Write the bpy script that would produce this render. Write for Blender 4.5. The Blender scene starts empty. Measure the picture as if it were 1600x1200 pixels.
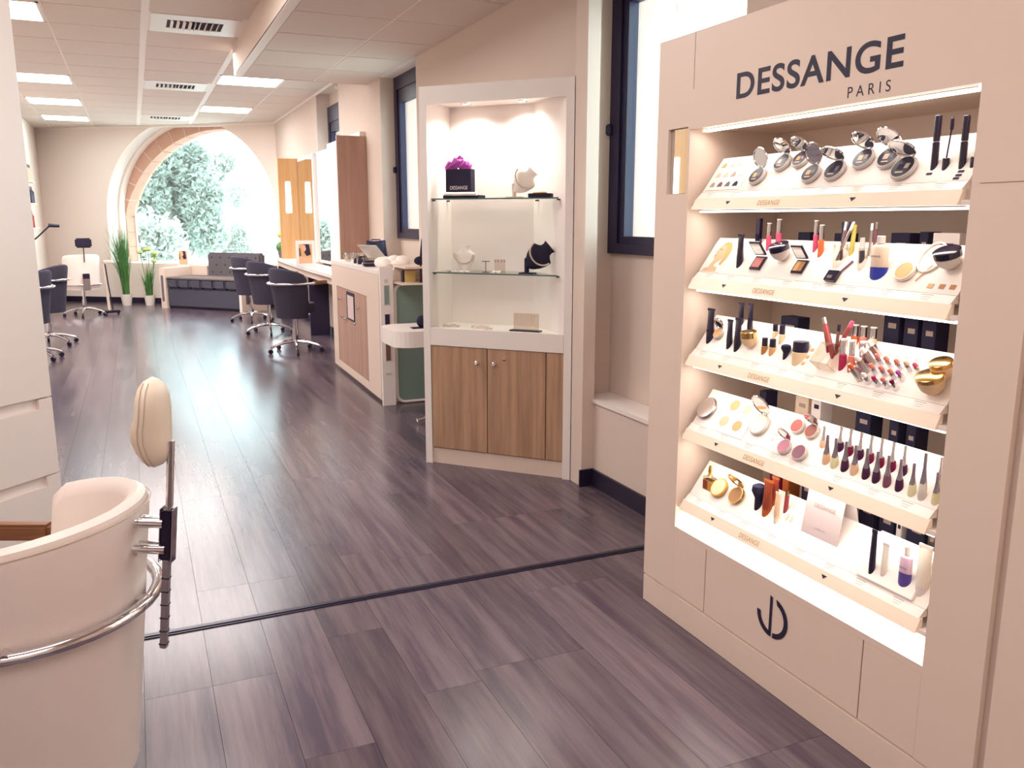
import bpy, bmesh, math, random
from mathutils import Vector, Matrix
random.seed(7)
PI = math.pi
SC = bpy.context.scene
COL = SC.collection
# ------------------------------------------------------------------ camera
F = 1318.0; PITCH = math.atan(.1955); YAW = math.atan(592/(F/math.cos(PITCH))); CH = 1.5
cam = bpy.data.cameras.new('camera'); co = bpy.data.objects.new('camera', cam); COL.objects.link(co)
cam.lens = F/1600*36; cam.sensor_width = 36; cam.clip_start = .05; cam.clip_end = 300
co.location = (0, 0, CH); co.rotation_euler = (PI/2-PITCH, 0, -YAW); SC.camera = co
# ------------------------------------------------------------------ world, exposure, lights
w = bpy.data.worlds.new('sky'); SC.world = w; w.use_nodes = True
bg = w.node_tree.nodes['Background']; bg.inputs[0].default_value = (.86, .96, 1.0, 1); bg.inputs[1].default_value = 6.2
SC.view_settings.view_transform = 'Standard'; SC.view_settings.look = 'None'
SC.view_settings.exposure = 0.58; SC.view_settings.gamma = 1.0; SC.view_settings.use_curve_mapping = False
def area(name, loc, sx, sy, power, col=(1, .95, .9), rot=(0, 0, 0), spread=PI):
    l = bpy.data.lights.new(name, 'AREA'); l.shape = 'RECTANGLE'; l.size = sx; l.size_y = sy; l.energy = power; l.color = col
    l.spread = spread
    o = bpy.data.objects.new(name, l); COL.objects.link(o); o.location = loc; o.rotation_euler = rot
    return o
AMB = (1, .93, .90)
area('fill_light', (.2, -.9, 3.0), 2.6, 1.6, 42, AMB)  # added overhead fill lamps, no fixture belongs to them
area('fill_light', (-.2, 2.2, 3.05), 1.2, 1.2, 28, AMB)
area('fill_light', (.0, 5.6, 3.05), 1.0, 1.6, 38, AMB)
area('fill_light', (.3, 9.6, 3.05), 1.6, 1.6, 62, AMB)
area('fill_light', (.2, 13.2, 3.05), 1.6, 1.6, 84, AMB)
# ------------------------------------------------------------------ pixel -> plane helpers (points on real surfaces)
cp, sp = math.cos(PITCH), math.sin(PITCH)
CC = Vector((0, 0, CH))
def ray(x, y):
    u = (x-800)/F; v = (y-600)/F; fw = cp-v*sp; dn = sp+v*cp
    return Vector((u*math.cos(YAW)+fw*math.sin(YAW), -u*math.sin(YAW)+fw*math.cos(YAW), -dn))
def onpl(x, y, p, n):
    r = ray(x, y); p = Vector(p); n = Vector(n); return CC+r*((p-CC).dot(n)/r.dot(n))
def onz(x, y, z=0): return onpl(x, y, (0, 0, z), (0, 0, 1))
def onx(x, y, X): return onpl(x, y, (X, 0, 0), (1, 0, 0))
def ony(x, y, Y): return onpl(x, y, (0, Y, 0), (0, 1, 0))
def ppm(P):
    d = Vector(P)-CC; fw = d.x*math.sin(YAW)+d.y*math.cos(YAW); return F/(fw*cp-d.z*sp)
def sf(s, f): return (s*math.cos(YAW)+f*math.sin(YAW), -s*math.sin(YAW)+f*math.cos(YAW))
# ------------------------------------------------------------------ materials
def lin(c): return tuple((v/255/12.92 if v/255 <= .04045 else ((v/255+.055)/1.055)**2.4) for v in c)
def nn(nt, t, **k):
    n = nt.nodes.new(t)
    for a, b in k.items(): setattr(n, a, b)
    return n
def mat(name, rgb, rough=.5, metal=0, bump=0, bscale=60, var=.0, vscale=4, spec=.5, coat=0, trans=0, emis=None, estr=0, ior=1.45, alpha=1):
    m = bpy.data.materials.new(name); m.use_nodes = True; nt = m.node_tree; b = nt.nodes['Principled BSDF']
    c = (*lin(rgb), 1); I = b.inputs
    I['Base Color'].default_value = c; I['Roughness'].default_value = rough; I['Metallic'].default_value = metal
    I['Specular IOR Level'].default_value = spec; I['Coat Weight'].default_value = coat; I['Transmission Weight'].default_value = trans; I['IOR'].default_value = ior
    I['Alpha'].default_value = alpha
    if emis: I['Emission Color'].default_value = (*lin(emis), 1); I['Emission Strength'].default_value = estr
    tc = nn(nt, 'ShaderNodeTexCoord')
    no = nn(nt, 'ShaderNodeTexNoise'); no.inputs['Scale'].default_value = vscale; no.inputs['Detail'].default_value = 4
    nt.links.new(tc.outputs['Object'], no.inputs['Vector'])
    if var:
        mx = nn(nt, 'ShaderNodeMix', data_type='RGBA'); mx.inputs[6].default_value = tuple(v*(1-var) for v in c[:3])+(1,); mx.inputs[7].default_value = tuple(min(1, v*(1+var)) for v in c[:3])+(1,)
        nt.links.new(no.outputs['Fac'], mx.inputs[0]); nt.links.new(mx.outputs[2], I['Base Color'])
    if bump:
        n2 = nn(nt, 'ShaderNodeTexNoise'); n2.inputs['Scale'].default_value = bscale; nt.links.new(tc.outputs['Object'], n2.inputs['Vector'])
        bp = nn(nt, 'ShaderNodeBump'); bp.inputs['Strength'].default_value = bump; bp.inputs['Distance'].default_value = .002
        nt.links.new(n2.outputs['Fac'], bp.inputs['Height']); nt.links.new(bp.outputs['Normal'], I['Normal'])
    return m
def wood(name, a, b_, rough=.45, axis='Z', scale=9, rnd=0):
    m = bpy.data.materials.new(name); m.use_nodes = True; nt = m.node_tree; b = nt.nodes['Principled BSDF']; b.inputs['Roughness'].default_value = rough
    tc = nn(nt, 'ShaderNodeTexCoord'); mp = nn(nt, 'ShaderNodeMapping')
    s = {'X': (.06, 1, 1), 'Y': (1, .06, 1), 'Z': (1, 1, .05)}[axis]
    mp.inputs['Scale'].default_value = tuple(v*scale for v in s)
    n1 = nn(nt, 'ShaderNodeTexNoise'); n1.inputs['Scale'].default_value = 1.2; n1.inputs['Detail'].default_value = 8; n1.inputs['Roughness'].default_value = .65
    cr = nn(nt, 'ShaderNodeValToRGB'); cr.color_ramp.elements[0].position = .36; cr.color_ramp.elements[1].position = .64
    cr.color_ramp.elements[0].color = (*lin(a), 1); cr.color_ramp.elements[1].color = (*lin(b_), 1)
    L = nt.links.new
    if rnd:
        oi = nn(nt, 'ShaderNodeObjectInfo'); va = nn(nt, 'ShaderNodeVectorMath', operation='MULTIPLY_ADD')
        va.inputs[1].default_value = (1, 1, 1)
        cx = nn(nt, 'ShaderNodeCombineXYZ'); ml = nn(nt, 'ShaderNodeMath', operation='MULTIPLY'); ml.inputs[1].default_value = 37
        L(oi.outputs['Random'], ml.inputs[0]); L(ml.outputs[0], cx.inputs[0]); L(ml.outputs[0], cx.inputs[2])
        L(tc.outputs['Object'], va.inputs[0]); L(cx.outputs[0], va.inputs[2]); L(va.outputs[0], mp.inputs['Vector'])
    else: L(tc.outputs['Object'], mp.inputs['Vector'])
    L(mp.outputs[0], n1.inputs['Vector']); L(n1.outputs['Fac'], cr.inputs[0])
    out = cr.outputs[0]
    if rnd:
        hv = nn(nt, 'ShaderNodeHueSaturation'); mr = nn(nt, 'ShaderNodeMapRange'); mr.inputs[3].default_value = 1-rnd; mr.inputs[4].default_value = 1+rnd
        L(oi.outputs['Random'], mr.inputs[0]); L(mr.outputs[0], hv.inputs['Value']); L(out, hv.inputs['Color']); out = hv.outputs[0]
    L(out, b.inputs['Base Color'])
    bp = nn(nt, 'ShaderNodeBump'); bp.inputs['Strength'].default_value = 0 if rnd else .05; bp.inputs['Distance'].default_value = .001; L(n1.outputs['Fac'], bp.inputs['Height']); L(bp.outputs[0], b.inputs['Normal'])
    return m
def clearglass(name, tint=(240, 250, 250), mixf=.10):
    m = bpy.data.materials.new(name); m.use_nodes = True; nt = m.node_tree; nt.nodes.clear()
    o = nn(nt, 'ShaderNodeOutputMaterial'); t = nn(nt, 'ShaderNodeBsdfTransparent'); g = nn(nt, 'ShaderNodeBsdfGlossy'); mx = nn(nt, 'ShaderNodeMixShader')
    t.inputs[0].default_value = (*lin(tint), 1); g.inputs['Roughness'].default_value = .03
    fr = nn(nt, 'ShaderNodeLayerWeight'); fr.inputs[0].default_value = .25
    ml = nn(nt, 'ShaderNodeMath', operation='MULTIPLY_ADD'); ml.inputs[1].default_value = .35; ml.inputs[2].default_value = mixf*.5
    nt.links.new(fr.outputs['Fresnel'], ml.inputs[0]); nt.links.new(ml.outputs[0], mx.inputs[0])
    nt.links.new(t.outputs[0], mx.inputs[1]); nt.links.new(g.outputs[0], mx.inputs[2]); nt.links.new(mx.outputs[0], o.inputs[0]); return m
def emit(name, rgb, s):
    m = bpy.data.materials.new(name); m.use_nodes = True; nt = m.node_tree; nt.nodes.clear()
    o = nn(nt, 'ShaderNodeOutputMaterial'); e = nn(nt, 'ShaderNodeEmission'); e.inputs[0].default_value = (*lin(rgb), 1); e.inputs[1].default_value = s
    nt.links.new(e.outputs[0], o.inputs[0]); return m
M = dict(
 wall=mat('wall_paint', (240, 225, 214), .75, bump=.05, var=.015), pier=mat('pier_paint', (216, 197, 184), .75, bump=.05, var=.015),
 ceil=mat('ceiling_tile', (222, 208, 197), .85, bump=.25, bscale=220, var=.02), tee=mat('ceiling_tee', (246, 236, 228), .5),
 white=mat('white_lacquer', (226, 204, 189), .38, var=.01), whiteb=mat('bright_white_lacquer', (236, 226, 220), .35), lcab=mat('left_lacquer', (235, 220, 212), .38),
 base=mat('dark_skirting', (38, 30, 52), .35), navy=mat('navy_frame', (32, 26, 58), .4, bump=.05), grv=mat('shadow_gap', (90, 74, 70), .8),
 oak=wood('oak_veneer', (160, 124, 98), (190, 152, 122), .45, 'Z', 26), oakl=wood('light_oak_veneer', (214, 160, 100), (228, 182, 128), .45, 'Z', 12), oakd=wood('shaded_fin_and_door_oak', (168, 130, 114), (186, 148, 130), .5, 'Z', 12), arm=wood('arm_wood', (120, 78, 52), (170, 118, 80), .4, 'X', 20),
 plank=wood('floor_plank', (70, 58, 73), (108, 92, 98), .23, 'Y', 16, .2), sub=mat('floor_joint', (58, 48, 66), .3), divider=mat('divider_strip', (40, 33, 56), .3, metal=.3),
 chrome=mat('chrome', (225, 222, 225), .08, 1), steel=mat('brushed_steel', (200, 192, 190), .28, 1), mirror=mat('mirror', (238, 240, 240), .02, 1), gold=mat('gold', (222, 184, 120), .25, 1), dchrome=mat('dark_chrome', (158, 150, 164), .18, 1),
 cream=mat('cream_leather', (236, 220, 200), .45, bump=.12, bscale=260), wleather=mat('white_leather', (234, 219, 211), .42, bump=.12, bscale=260), seam=mat('seam_thread', (196, 178, 160), .6),
 fabric=mat('grey_fabric', (62, 58, 74), .9, bump=.3, bscale=300, var=.1, vscale=30), fabricl=mat('grey_sofa_fabric', (100, 93, 98), .9, bump=.3, bscale=300, var=.06, vscale=30), fabricd=mat('dark_sofa_fabric', (74, 72, 86), .9, bump=.3, bscale=300), fabrict=mat('grey_fabric_edge', (128, 114, 112), .9),
 black=mat('black_plastic', (34, 26, 50), .35), blackg=mat('black_gloss', (30, 22, 46), .14, coat=.4), blackv=mat('black_velvet', (30, 24, 52), .8), green=mat('green_panel', (126, 146, 136), .4), greenf=mat('green_screen_cloth', (70, 104, 100), .5),
 leaf=mat('leaf_green', (84, 130, 70), .5, var=.3, vscale=20), leafl=mat('pale_flower_green', (190, 208, 120), .6), soil=mat('soil', (50, 40, 40), .9), pot=mat('white_pot', (236, 224, 214), .4),
 stone=mat('arch_stone', (208, 164, 144), .85, bump=.4, bscale=30, var=.08, vscale=6), mortar=mat('mortar', (232, 212, 200), .9), extst=mat('outer_stone', (232, 214, 206), .85, var=.04),
 glass=clearglass('window_glass'), shelfglass=clearglass('shelf_glass', (246, 250, 248), .06), gedge=mat('glass_edge', (70, 104, 96), .15), acryl=clearglass('clear_acrylic', (244, 238, 232), .22),
 panel=emit('light_panel', (232, 248, 255), 6), led=emit('led_strip', (255, 246, 232), 5), spot=emit('spot_lamp', (255, 250, 235), 14), slot=emit('slot_lamp', (255, 250, 235), 4),
 tray=mat('tray_white', (240, 228, 220), .3), lip=mat('tray_lip', (246, 226, 204), .35), ink=mat('print_grey', (158, 138, 130), .6), inkg=mat('print_gold', (190, 150, 96), .5), inkn=mat('print_navy', (34, 26, 54), .5),
 purple=mat('purple_tissue', (170, 70, 160), .6), pearl=mat('pearls', (216, 196, 180), .3), bust=mat('white_bust', (244, 236, 226), .5), plinth=mat('bust_stand', (220, 202, 190), .4),
 skin=mat('skin_print', (228, 176, 142), .6), hair=mat('hair_print', (206, 160, 100), .6), brown=mat('brown_print', (120, 84, 72), .6), card=mat('card_white', (228, 214, 210), .6), mauve=mat('mauve_card', (212, 192, 190), .6),
 orange=mat('orange_tube', (138, 58, 36), .35), orangel=mat('orange_box', (180, 92, 44), .4), red=mat('red_pencil', (150, 62, 62), .35), pink=mat('pink_gloss', (206, 84, 116), .2), coral=mat('coral_gloss', (224, 128, 108), .2), magenta=mat('magenta_gloss', (178, 40, 84), .2), orangeg=mat('orange_gloss', (214, 106, 62), .2),
 peach=mat('peach', (226, 184, 150), .4), beige=mat('beige', (214, 188, 166), .4), tan=mat('tan', (214, 164, 112), .45), sand=mat('sand', (232, 200, 160), .45), cream2=mat('pale_cream', (238, 236, 206), .4), palegl=mat('pale_gold_lacquer', (222, 212, 168), .3), yellow=mat('yellow', (214, 196, 100), .4), blue=mat('blue_liquid', (44, 58, 160), .2), violet=mat('violet_liquid', (92, 74, 150), .2), lilac=mat('lilac_liquid', (212, 178, 196), .3), plum=mat('plum', (66, 26, 58), .2), wine=mat('wine', (110, 20, 52), .25), mauvel=mat('mauve_lacquer', (120, 74, 92), .25), ivory=mat('ivory', (236, 226, 210), .35), smoke=mat('grey_shade', (110, 104, 108), .5), taupe=mat('taupe_shade', (170, 152, 140), .5), amber=mat('amber', (206, 152, 70), .2), frost=mat('frosted', (232, 222, 214), .3, trans=.35), bronze=mat('bronze', (176, 122, 70), .5), rose=mat('rose_blush', (206, 120, 116), .5), redbl=mat('red_blush', (190, 76, 70), .5), yellowb=mat('ochre_card', (206, 178, 110), .5),
 outrev=mat('toned_reveal_stone', (214, 184, 172), .85, var=.04), bark=mat('bark', (176, 166, 160), .9), tree=mat('hazed_leaves', (146, 152, 145), .9, var=.1, vscale=.6), tree2=mat('hazed_leaves_pale', (186, 188, 182), .9, var=.1, vscale=.6), hill=mat('far_hill', (178, 176, 192), .9), ground=mat('outside_ground', (216, 212, 208), .9), dark=mat('dark_void', (44, 36, 62), .8))
for k_ in ('tree', 'tree2'):  # leaf colours are greyed and paled to carry the outdoor haze
    nt = M[k_].node_tree; tl = nn(nt, 'ShaderNodeBsdfTranslucent'); tl.inputs[0].default_value = (*lin((176, 184, 174)), 1); mx = nn(nt, 'ShaderNodeMixShader'); mx.inputs[0].default_value = .5
    o_ = nt.nodes['Material Output']; nt.links.new(nt.nodes['Principled BSDF'].outputs[0], mx.inputs[1]); nt.links.new(tl.outputs[0], mx.inputs[2]); nt.links.new(mx.outputs[0], o_.inputs[0])
# ------------------------------------------------------------------ mesh builder
class MB:
    def __init__(s): s.b = bmesh.new()
    def box(s, x0, x1, y0, y1, z0, z1, bev=0):
        vs = [s.b.verts.new((x, y, z)) for x in (x0, x1) for y in (y0, y1) for z in (z0, z1)]
        fs = [s.b.faces.new([vs[i] for i in q]) for q in ((0, 1, 3, 2), (4, 6, 7, 5), (0, 4, 5, 1), (2, 3, 7, 6), (0, 2, 6, 4), (1, 5, 7, 3))]
        if bev:
            es = list({e for f in fs for e in f.edges}); bmesh.ops.bevel(s.b, geom=es, offset=bev, segments=2, affect='EDGES')
        return s
    def tube(s, pts, r, n=8, caps=True, closed=False):
        P = [Vector(p) for p in pts]; N = len(P); rr = r if isinstance(r, (list, tuple)) else [r]*N
        rings = []; up = None
        for i, p in enumerate(P):
            a = P[(i-1) % N] if (i > 0 or closed) else p; c = P[(i+1) % N] if (i < N-1 or closed) else p
            t = (c-a).normalized()
            if up is None:
                up = Vector((0, 0, 1)) if abs(t.z) < .9 else Vector((1, 0, 0))
            x = t.cross(up).normalized(); y = x.cross(t).normalized(); up = y
            rings.append([s.b.verts.new(p+(x*math.cos(2*PI*k/n)+y*math.sin(2*PI*k/n))*rr[i]) for k in range(n)])
        for i in range(N if closed else N-1):
            a, c = rings[i], rings[(i+1) % N]
            for k in range(n): s.b.faces.new((a[k], a[(k+1) % n], c[(k+1) % n], c[k]))
        if caps and not closed:
            s.b.faces.new(rings[0][::-1]); s.b.faces.new(rings[-1])
        return s
    def lathe(s, prof, n=16, c=(0, 0, 0), sx=1, sy=1, cap=True):
        rings = []
        for r, z in prof: rings.append([s.b.verts.new((c[0]+sx*r*math.cos(2*PI*k/n), c[1]+sy*r*math.sin(2*PI*k/n), c[2]+z)) for k in range(n)])
        for i in range(len(rings)-1):
            for k in range(n): s.b.faces.new((rings[i][k], rings[i][(k+1) % n], rings[i+1][(k+1) % n], rings[i+1][k]))
        if cap: s.b.faces.new(rings[0][::-1]); s.b.faces.new(rings[-1])
        return s
    def prism(s, poly, z0, z1, f=lambda x, y, z: (x, y, z)):
        a = [s.b.verts.new(f(x, y, z0)) for x, y in poly]; c = [s.b.verts.new(f(x, y, z1)) for x, y in poly]; n = len(poly)
        s.b.faces.new(a[::-1]); s.b.faces.new(c)
        for i in range(n): s.b.faces.new((a[i], a[(i+1) % n], c[(i+1) % n], c[i]))
        return s
    def ell(s, c, r, nu=12, nv=8):
        prof = [(max(1e-4, math.sin(PI*i/nv)), -math.cos(PI*i/nv)) for i in range(nv+1)]
        rings = [[s.b.verts.new((c[0]+r[0]*p*math.cos(2*PI*k/nu), c[1]+r[1]*p*math.sin(2*PI*k/nu), c[2]+r[2]*z)) for k in range(nu)] for p, z in prof]
        for i in range(nv):
            for k in range(nu): s.b.faces.new((rings[i][k], rings[i][(k+1) % nu], rings[i+1][(k+1) % nu], rings[i+1][k]))
        return s
    def grid(s, rows, closeu=False):
        V = [[s.b.verts.new(p) for p in r] for r in rows]
        for i in range(len(V)-1):
            m = len(V[i])
            for k in range(m if closeu else m-1): s.b.faces.new((V[i][k], V[i][(k+1) % m], V[i+1][(k+1) % m], V[i+1][k]))
        return V
    def mv(s, mtx): bmesh.ops.transform(s.b, matrix=mtx, verts=s.b.verts); return s
    def build(s, name, m, parent=None, smooth=False, kind=None, cut=None, mtx=None):
        b = s.b
        if mtx is not None: bmesh.ops.transform(b, matrix=mtx, verts=b.verts)
        if cut is not None:
            bmesh.ops.bisect_plane(b, geom=b.verts[:]+b.edges[:]+b.faces[:], plane_co=cut[0], plane_no=cut[1], clear_inner=True)
            ed = [e for e in b.edges if e.is_boundary]
            if ed:
                try: bmesh.ops.contextual_create(b, geom=ed)
                except Exception: pass
        bmesh.ops.recalc_face_normals(b, faces=b.faces)
        me = bpy.data.meshes.new(name); b.to_mesh(me); b.free()
        me.materials.append(m)
        if smooth:
            me.polygons.foreach_set('use_smooth', [True]*len(me.polygons))
            try: me.set_sharp_from_angle(angle=math.radians(42))
            except Exception: pass
        o = bpy.data.objects.new(name, me); COL.objects.link(o)
        if parent: o.parent = parent
        if kind: o['kind'] = kind
        return o
def tag(o, label, cat, group=None):
    o['label'] = label; o['category'] = cat
    if group: o['group'] = group
    return o
def T(name, label, cat, loc=(0, 0, 0), rz=0, group=None, mtx=None):
    o = bpy.data.objects.new(name, None); COL.objects.link(o); o.empty_display_size = .05
    if mtx is not None: o.matrix_world = mtx
    else: o.location = loc; o.rotation_euler = (0, 0, rz)
    return tag(o, label, cat, group)
def cptree(o, parent=None):
    c = o.copy(); COL.objects.link(c); c.parent = parent
    for ch in o.children: cptree(ch, c)
    return c
def S(name, mb, m, parent=None, **k):
    return mb.build(name, m, parent, kind=None if parent else 'structure', **k)
def frame(o, x, y):   # matrix with given origin and x,y axes
    x = Vector(x).normalized(); y = Vector(y).normalized(); z = x.cross(y)
    return Matrix(((x.x, y.x, z.x, o[0]), (x.y, y.y, z.y, o[1]), (x.z, y.z, z.z, o[2]), (0, 0, 0, 1)))
def text(name, s, m, parent, mtx, width=None, height=None, depth=.0006, space=1.0, bold=0):
    c = bpy.data.curves.new(name, 'FONT'); c.body = s; c.size = 1; c.extrude = 0; c.space_character = space; c.offset = bold
    o = bpy.data.objects.new(name, c); COL.objects.link(o); bpy.context.view_layer.update()
    me = bpy.data.meshes.new_from_object(o.evaluated_get(bpy.context.evaluated_depsgraph_get()))
    bpy.data.objects.remove(o); bpy.data.curves.remove(c)
    xs = [v.co.x for v in me.vertices]; ys = [v.co.y for v in me.vertices]
    sx = width/(max(xs)-min(xs)); sy = (height/(max(ys)-min(ys))) if height else sx
    me.transform(Matrix.Translation((-min(xs), -min(ys), 0))); me.transform(Matrix.Diagonal((sx, sy, 1, 1))); me.transform(Matrix.Translation((0, 0, depth))); me.transform(mtx)
    me.materials.clear(); me.materials.append(m); me.name = name
    t = bpy.data.objects.new(name, me); COL.objects.link(t)
    if parent: t.parent = parent
    return t
ORD = ['first', 'second', 'third', 'fourth', 'fifth', 'sixth', 'seventh', 'eighth', 'ninth', 'tenth', 'eleventh', 'twelfth', 'thirteenth']
# ================================================================== SETTING
H1, H2 = 3.1, 2.85       # ceiling, lowered ceiling
XL, XR = -1.5, 2.30
P0 = Vector((2.31, 15.1, 0)); DD = Vector((-.8057, .5924, 0)); NO = Vector((.5924, .8057, 0))
def Wp(s, z, t): return P0+DD*s+NO*t+Vector((0, 0, z))
fl = S('floor', MB().box(XL-1.2, 2.5, -1.6, 18.6, -.06, -.012), M['sub'])
# planks
meshes = {}
def plank(x0, x1, y0, y1):
    key = (round(x1-x0, 3), round(y1-y0, 3))
    if key not in meshes:
        g = .0006; dx, dy = key
        o = MB().box(g, dx-g, g, dy-g, -.012, 0).build('plank', M['plank'], fl); meshes[key] = o.data
    else:
        o = bpy.data.objects.new('plank', meshes[key]); COL.objects.link(o); o.parent = fl
    o.location = (x0, y0, 0)
PW = .205; LP = 1.24; DV0, DV1 = 3.125, 3.165
xi = 0; special = {3: 2.87, 5: 2.44, 0: 2.70, 1: 2.70}
x = .12-PW*9
while x < 2.42:
    x1 = min(x+PW, 2.45); k = round((x-.12)/PW)
    e = special.get(k+1, None)
    e = e if e else DV0-random.uniform(.15, 1.1)
    y = DV0; brk = [DV0, e]
    while brk[-1] > -.9: brk.append(max(brk[-1]-LP*1.0, -1.6))
    for a, b in zip(brk, brk[1:]):
        if a-b > .02: plank(x, x1, b, a)
    y = DV1; e = y+random.choice([.31, .62, .93, 1.2, .45, .78])
    while y < 17.9:
        plank(x, x1, y, min(e, 18.4)); y = e; e += LP
    x = x1
S('trim_1', MB().box(XL-.5, 2.45, DV0, DV1, -.012, .004).box(XL-.5, 2.45, DV0+.012, DV1-.012, .004, .007), M['divider'])
# ceiling with grid of tiles
S('ceiling', MB().box(XL-1.2, 1.02, -1.6, 18.6, H1+.003, H1+.1).box(1.02, 2.7, 8.9, 18.6, H1+.003, H1+.1), M['tee'])
ceil = bpy.data.objects['ceiling']
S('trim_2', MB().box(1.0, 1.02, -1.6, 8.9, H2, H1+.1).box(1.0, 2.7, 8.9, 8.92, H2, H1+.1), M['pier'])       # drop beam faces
S('trim_3', MB().box(1.0, 1.065, -1.6, 8.92, H2-.004, H2+.01), M['tee'])
low = S('ceiling_lowered', MB().box(1.02, 2.7, -1.6, 8.9, H2+.003, H2+.1), M['tee'])
GX = [XL-1.1, -1.22, -.52, .21, 1.02, 1.76, 2.34]; GY = [7.62+.72*k for k in range(-6, 15)]
PAN = {(1, 6), (1, 11), (1, 14), (1, 17), (4, 10), (4, 14), (3, 6), (3, 11), (3, 16), (1, 2), (4, 18)}
PAN.discard((4, 18))
tm = {}
def tile(x0, x1, y0, y1, z, par):
    key = (round(x1-x0, 3), round(y1-y0, 3))
    if key in tm: o = bpy.data.objects.new('tile', tm[key]); COL.objects.link(o); o.parent = par
    else: o = MB().box(0, key[0], 0, key[1], 0, .0028).build('tile', M['ceil'], par); tm[key] = o.data
    o.location = (x0, y0, z)
for i in range(6):
    wl = .008 if GX[i] in (-1.22, -.52, 1.76) else .03
    wr = .008 if GX[i+1] in (-1.22, -.52, 1.76, 2.34) else .03
    for j in range(20):
        if (i, j) in PAN: continue
        y0, y1 = GY[j], GY[j+1]
        if i >= 4 and y0 < 8.9:
            if y1 < 9.0: continue
            y0 = 8.93
        tile(GX[i]+wl, GX[i+1]-wr, y0+.010, y1-.010, H1, ceil)
for i, (a, b) in enumerate([(1.07, 1.76), (1.76, 2.3)]):
    for j in range(-1, 13):
        tile(a+.008, b-.008, 8.88-.72*(j+1)+.010, 8.88-.72*j-.010, H2, low) if j >= 0 else None
lbl = {(1, 6): 'square ceiling light panel at the upper left corner', (1, 11): 'left light panel, second from the top left corner', (1, 14): 'left light panel, third along the row', (1, 17): 'left light panel closest to the far wall', (4, 10): 'light panel right of the vents, at the end of the dropped beam', (4, 14): 'light panel right of the vents, closer to the arch', (1, 2): 'ceiling light panel added out of view above the white drawers'}  # the panel over the drawers is an extra, unseen light
for (i, j) in sorted(PAN):
    x0, x1, y0, y1 = GX[i], GX[i+1], GY[j], GY[j+1]
    if i == 3: continue
    t = T('ceiling_light', 'bright rectangular '+lbl[(i, j)], 'ceiling light', ((x0+x1)/2, (y0+y1)/2, H1), 0, 'ceiling light panels')
    a, b = (x1-x0)/2-.01, (y1-y0)/2-.01
    m = MB(); m.box(-a, a, -b, -b+.02, -.004, .012).box(-a, a, b-.02, b, -.004, .0028).box(-a, -a+.02, -b, b, -.004, .012).box(a-.02, a, -b, b, -.004, .012); m.build('frame', M['tee'], t)
    MB().box(-a+.02, a-.02, -b+.02, b-.02, -.003, .0028).build('diffuser', M['panel'], t)
vl = {6: 'white ceiling vent with dark slats, the largest and nearest', 11: 'white slatted ceiling vent, middle of the three', 16: 'small slatted ceiling vent just before the arch wall'}
for j in (6, 11, 16):
    x0, x1, y0, y1 = .24, .99, GY[j], GY[j+1]
    t = T('ceiling_vent', vl[j], 'vent', (.6, (y0+y1)/2, H1), 0, 'ceiling vents')
    a, b = .345, .345; c, d = .22, .16
    m = MB(); m.box(-a, a, -b, -d, -.006, .012).box(-a, a, d, b, -.006, .012).box(-a, -c, -d, d, -.006, .012).box(c, a, -d, d, -.006, .012); m.build('frame', M['whiteb'], t)
    MB().box(-c, c, -d, d, .0, .0028).build('backing', M['dark'], t)
    sm = None
    for k in range(9):
        xx = -c+.03+k*.0475
        if sm is None: o = MB().box(-.002, .002, -d, d, -.026, -.001).build('slat', M['whiteb'], t); sm = o.data
        else: o = bpy.data.objects.new('slat', sm); COL.objects.link(o); o.parent = t
        o.location = (xx, 0, .0); o.rotation_euler = (0, (-.75 if k < 4 else .75 if k > 4 else 0), 0)
# end wall with arch ------------------------------------------------
CS, CZ, RA, SILL = 1.72, 1.535, 1.67, .72
LEN = 4.9
def addf(b, pts): b.faces.new([b.verts.new(p) for p in pts])
m = MB(); n = 40
prev = None
for t0, t1 in ((0, .12),):
    def col(sa, sb, za, zb):
        vs = [m.b.verts.new(Wp(s, z, t)) for s in (sa, sb) for t in (t0, t1) for z in (za if s == sa else zb, 3.2)]
        for q in ((0, 1, 3, 2), (4, 6, 7, 5), (0, 4, 5, 1), (2, 3, 7, 6), (0, 2, 6, 4), (1, 5, 7, 3)): m.b.faces.new([vs[i] for i in q])
    ss = [CS-RA*math.cos(PI*k/n) for k in range(n+1)]; zz = [min(3.15, CZ+RA*math.sin(PI*k/n)) for k in range(n+1)]
    for k in range(n): col(ss[k], ss[k+1], zz[k], zz[k+1])
    col(-.1, CS-RA, 0, 0); col(CS+RA, LEN, 0, 0)
    vs = [m.b.verts.new(Wp(s, z, t)) for s in (CS-RA, CS+RA) for t in (t0, t1) for z in (0, SILL)]
    for q in ((0, 1, 3, 2), (4, 6, 7, 5), (0, 4, 5, 1), (2, 3, 7, 6), (0, 2, 6, 4), (1, 5, 7, 3)): m.b.faces.new([vs[i] for i in q])
wend = S('wall_end', m, M['wall'])
def archring(r0, r1, t0, t1, a0=0, a1=PI, n=36, jambs=True):
    m = MB(); pth = []
    if jambs: pth.append((CS+r0, SILL-.3, CS+r1, SILL-.3))
    for k in range(n+1):
        a = a0+(a1-a0)*k/n; pth.append((CS+r0*math.cos(a), CZ+r0*math.sin(a), CS+r1*math.cos(a), CZ+r1*math.sin(a)))
    if jambs: pth.append((CS-r0, SILL-.3, CS-r1, SILL-.3))
    rows = [[Wp(p[0], p[1], t0), Wp(p[0], p[1], t1), Wp(p[2], p[3], t1), Wp(p[2], p[3], t0)] for p in pth]
    V = m.grid(rows, True); m.b.faces.new(V[0]); m.b.faces.new(V[-1][::-1]); return m
archring(RA, RA+.4, .1, .30).build('reveal', M['whiteb'], wend, smooth=True)
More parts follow.
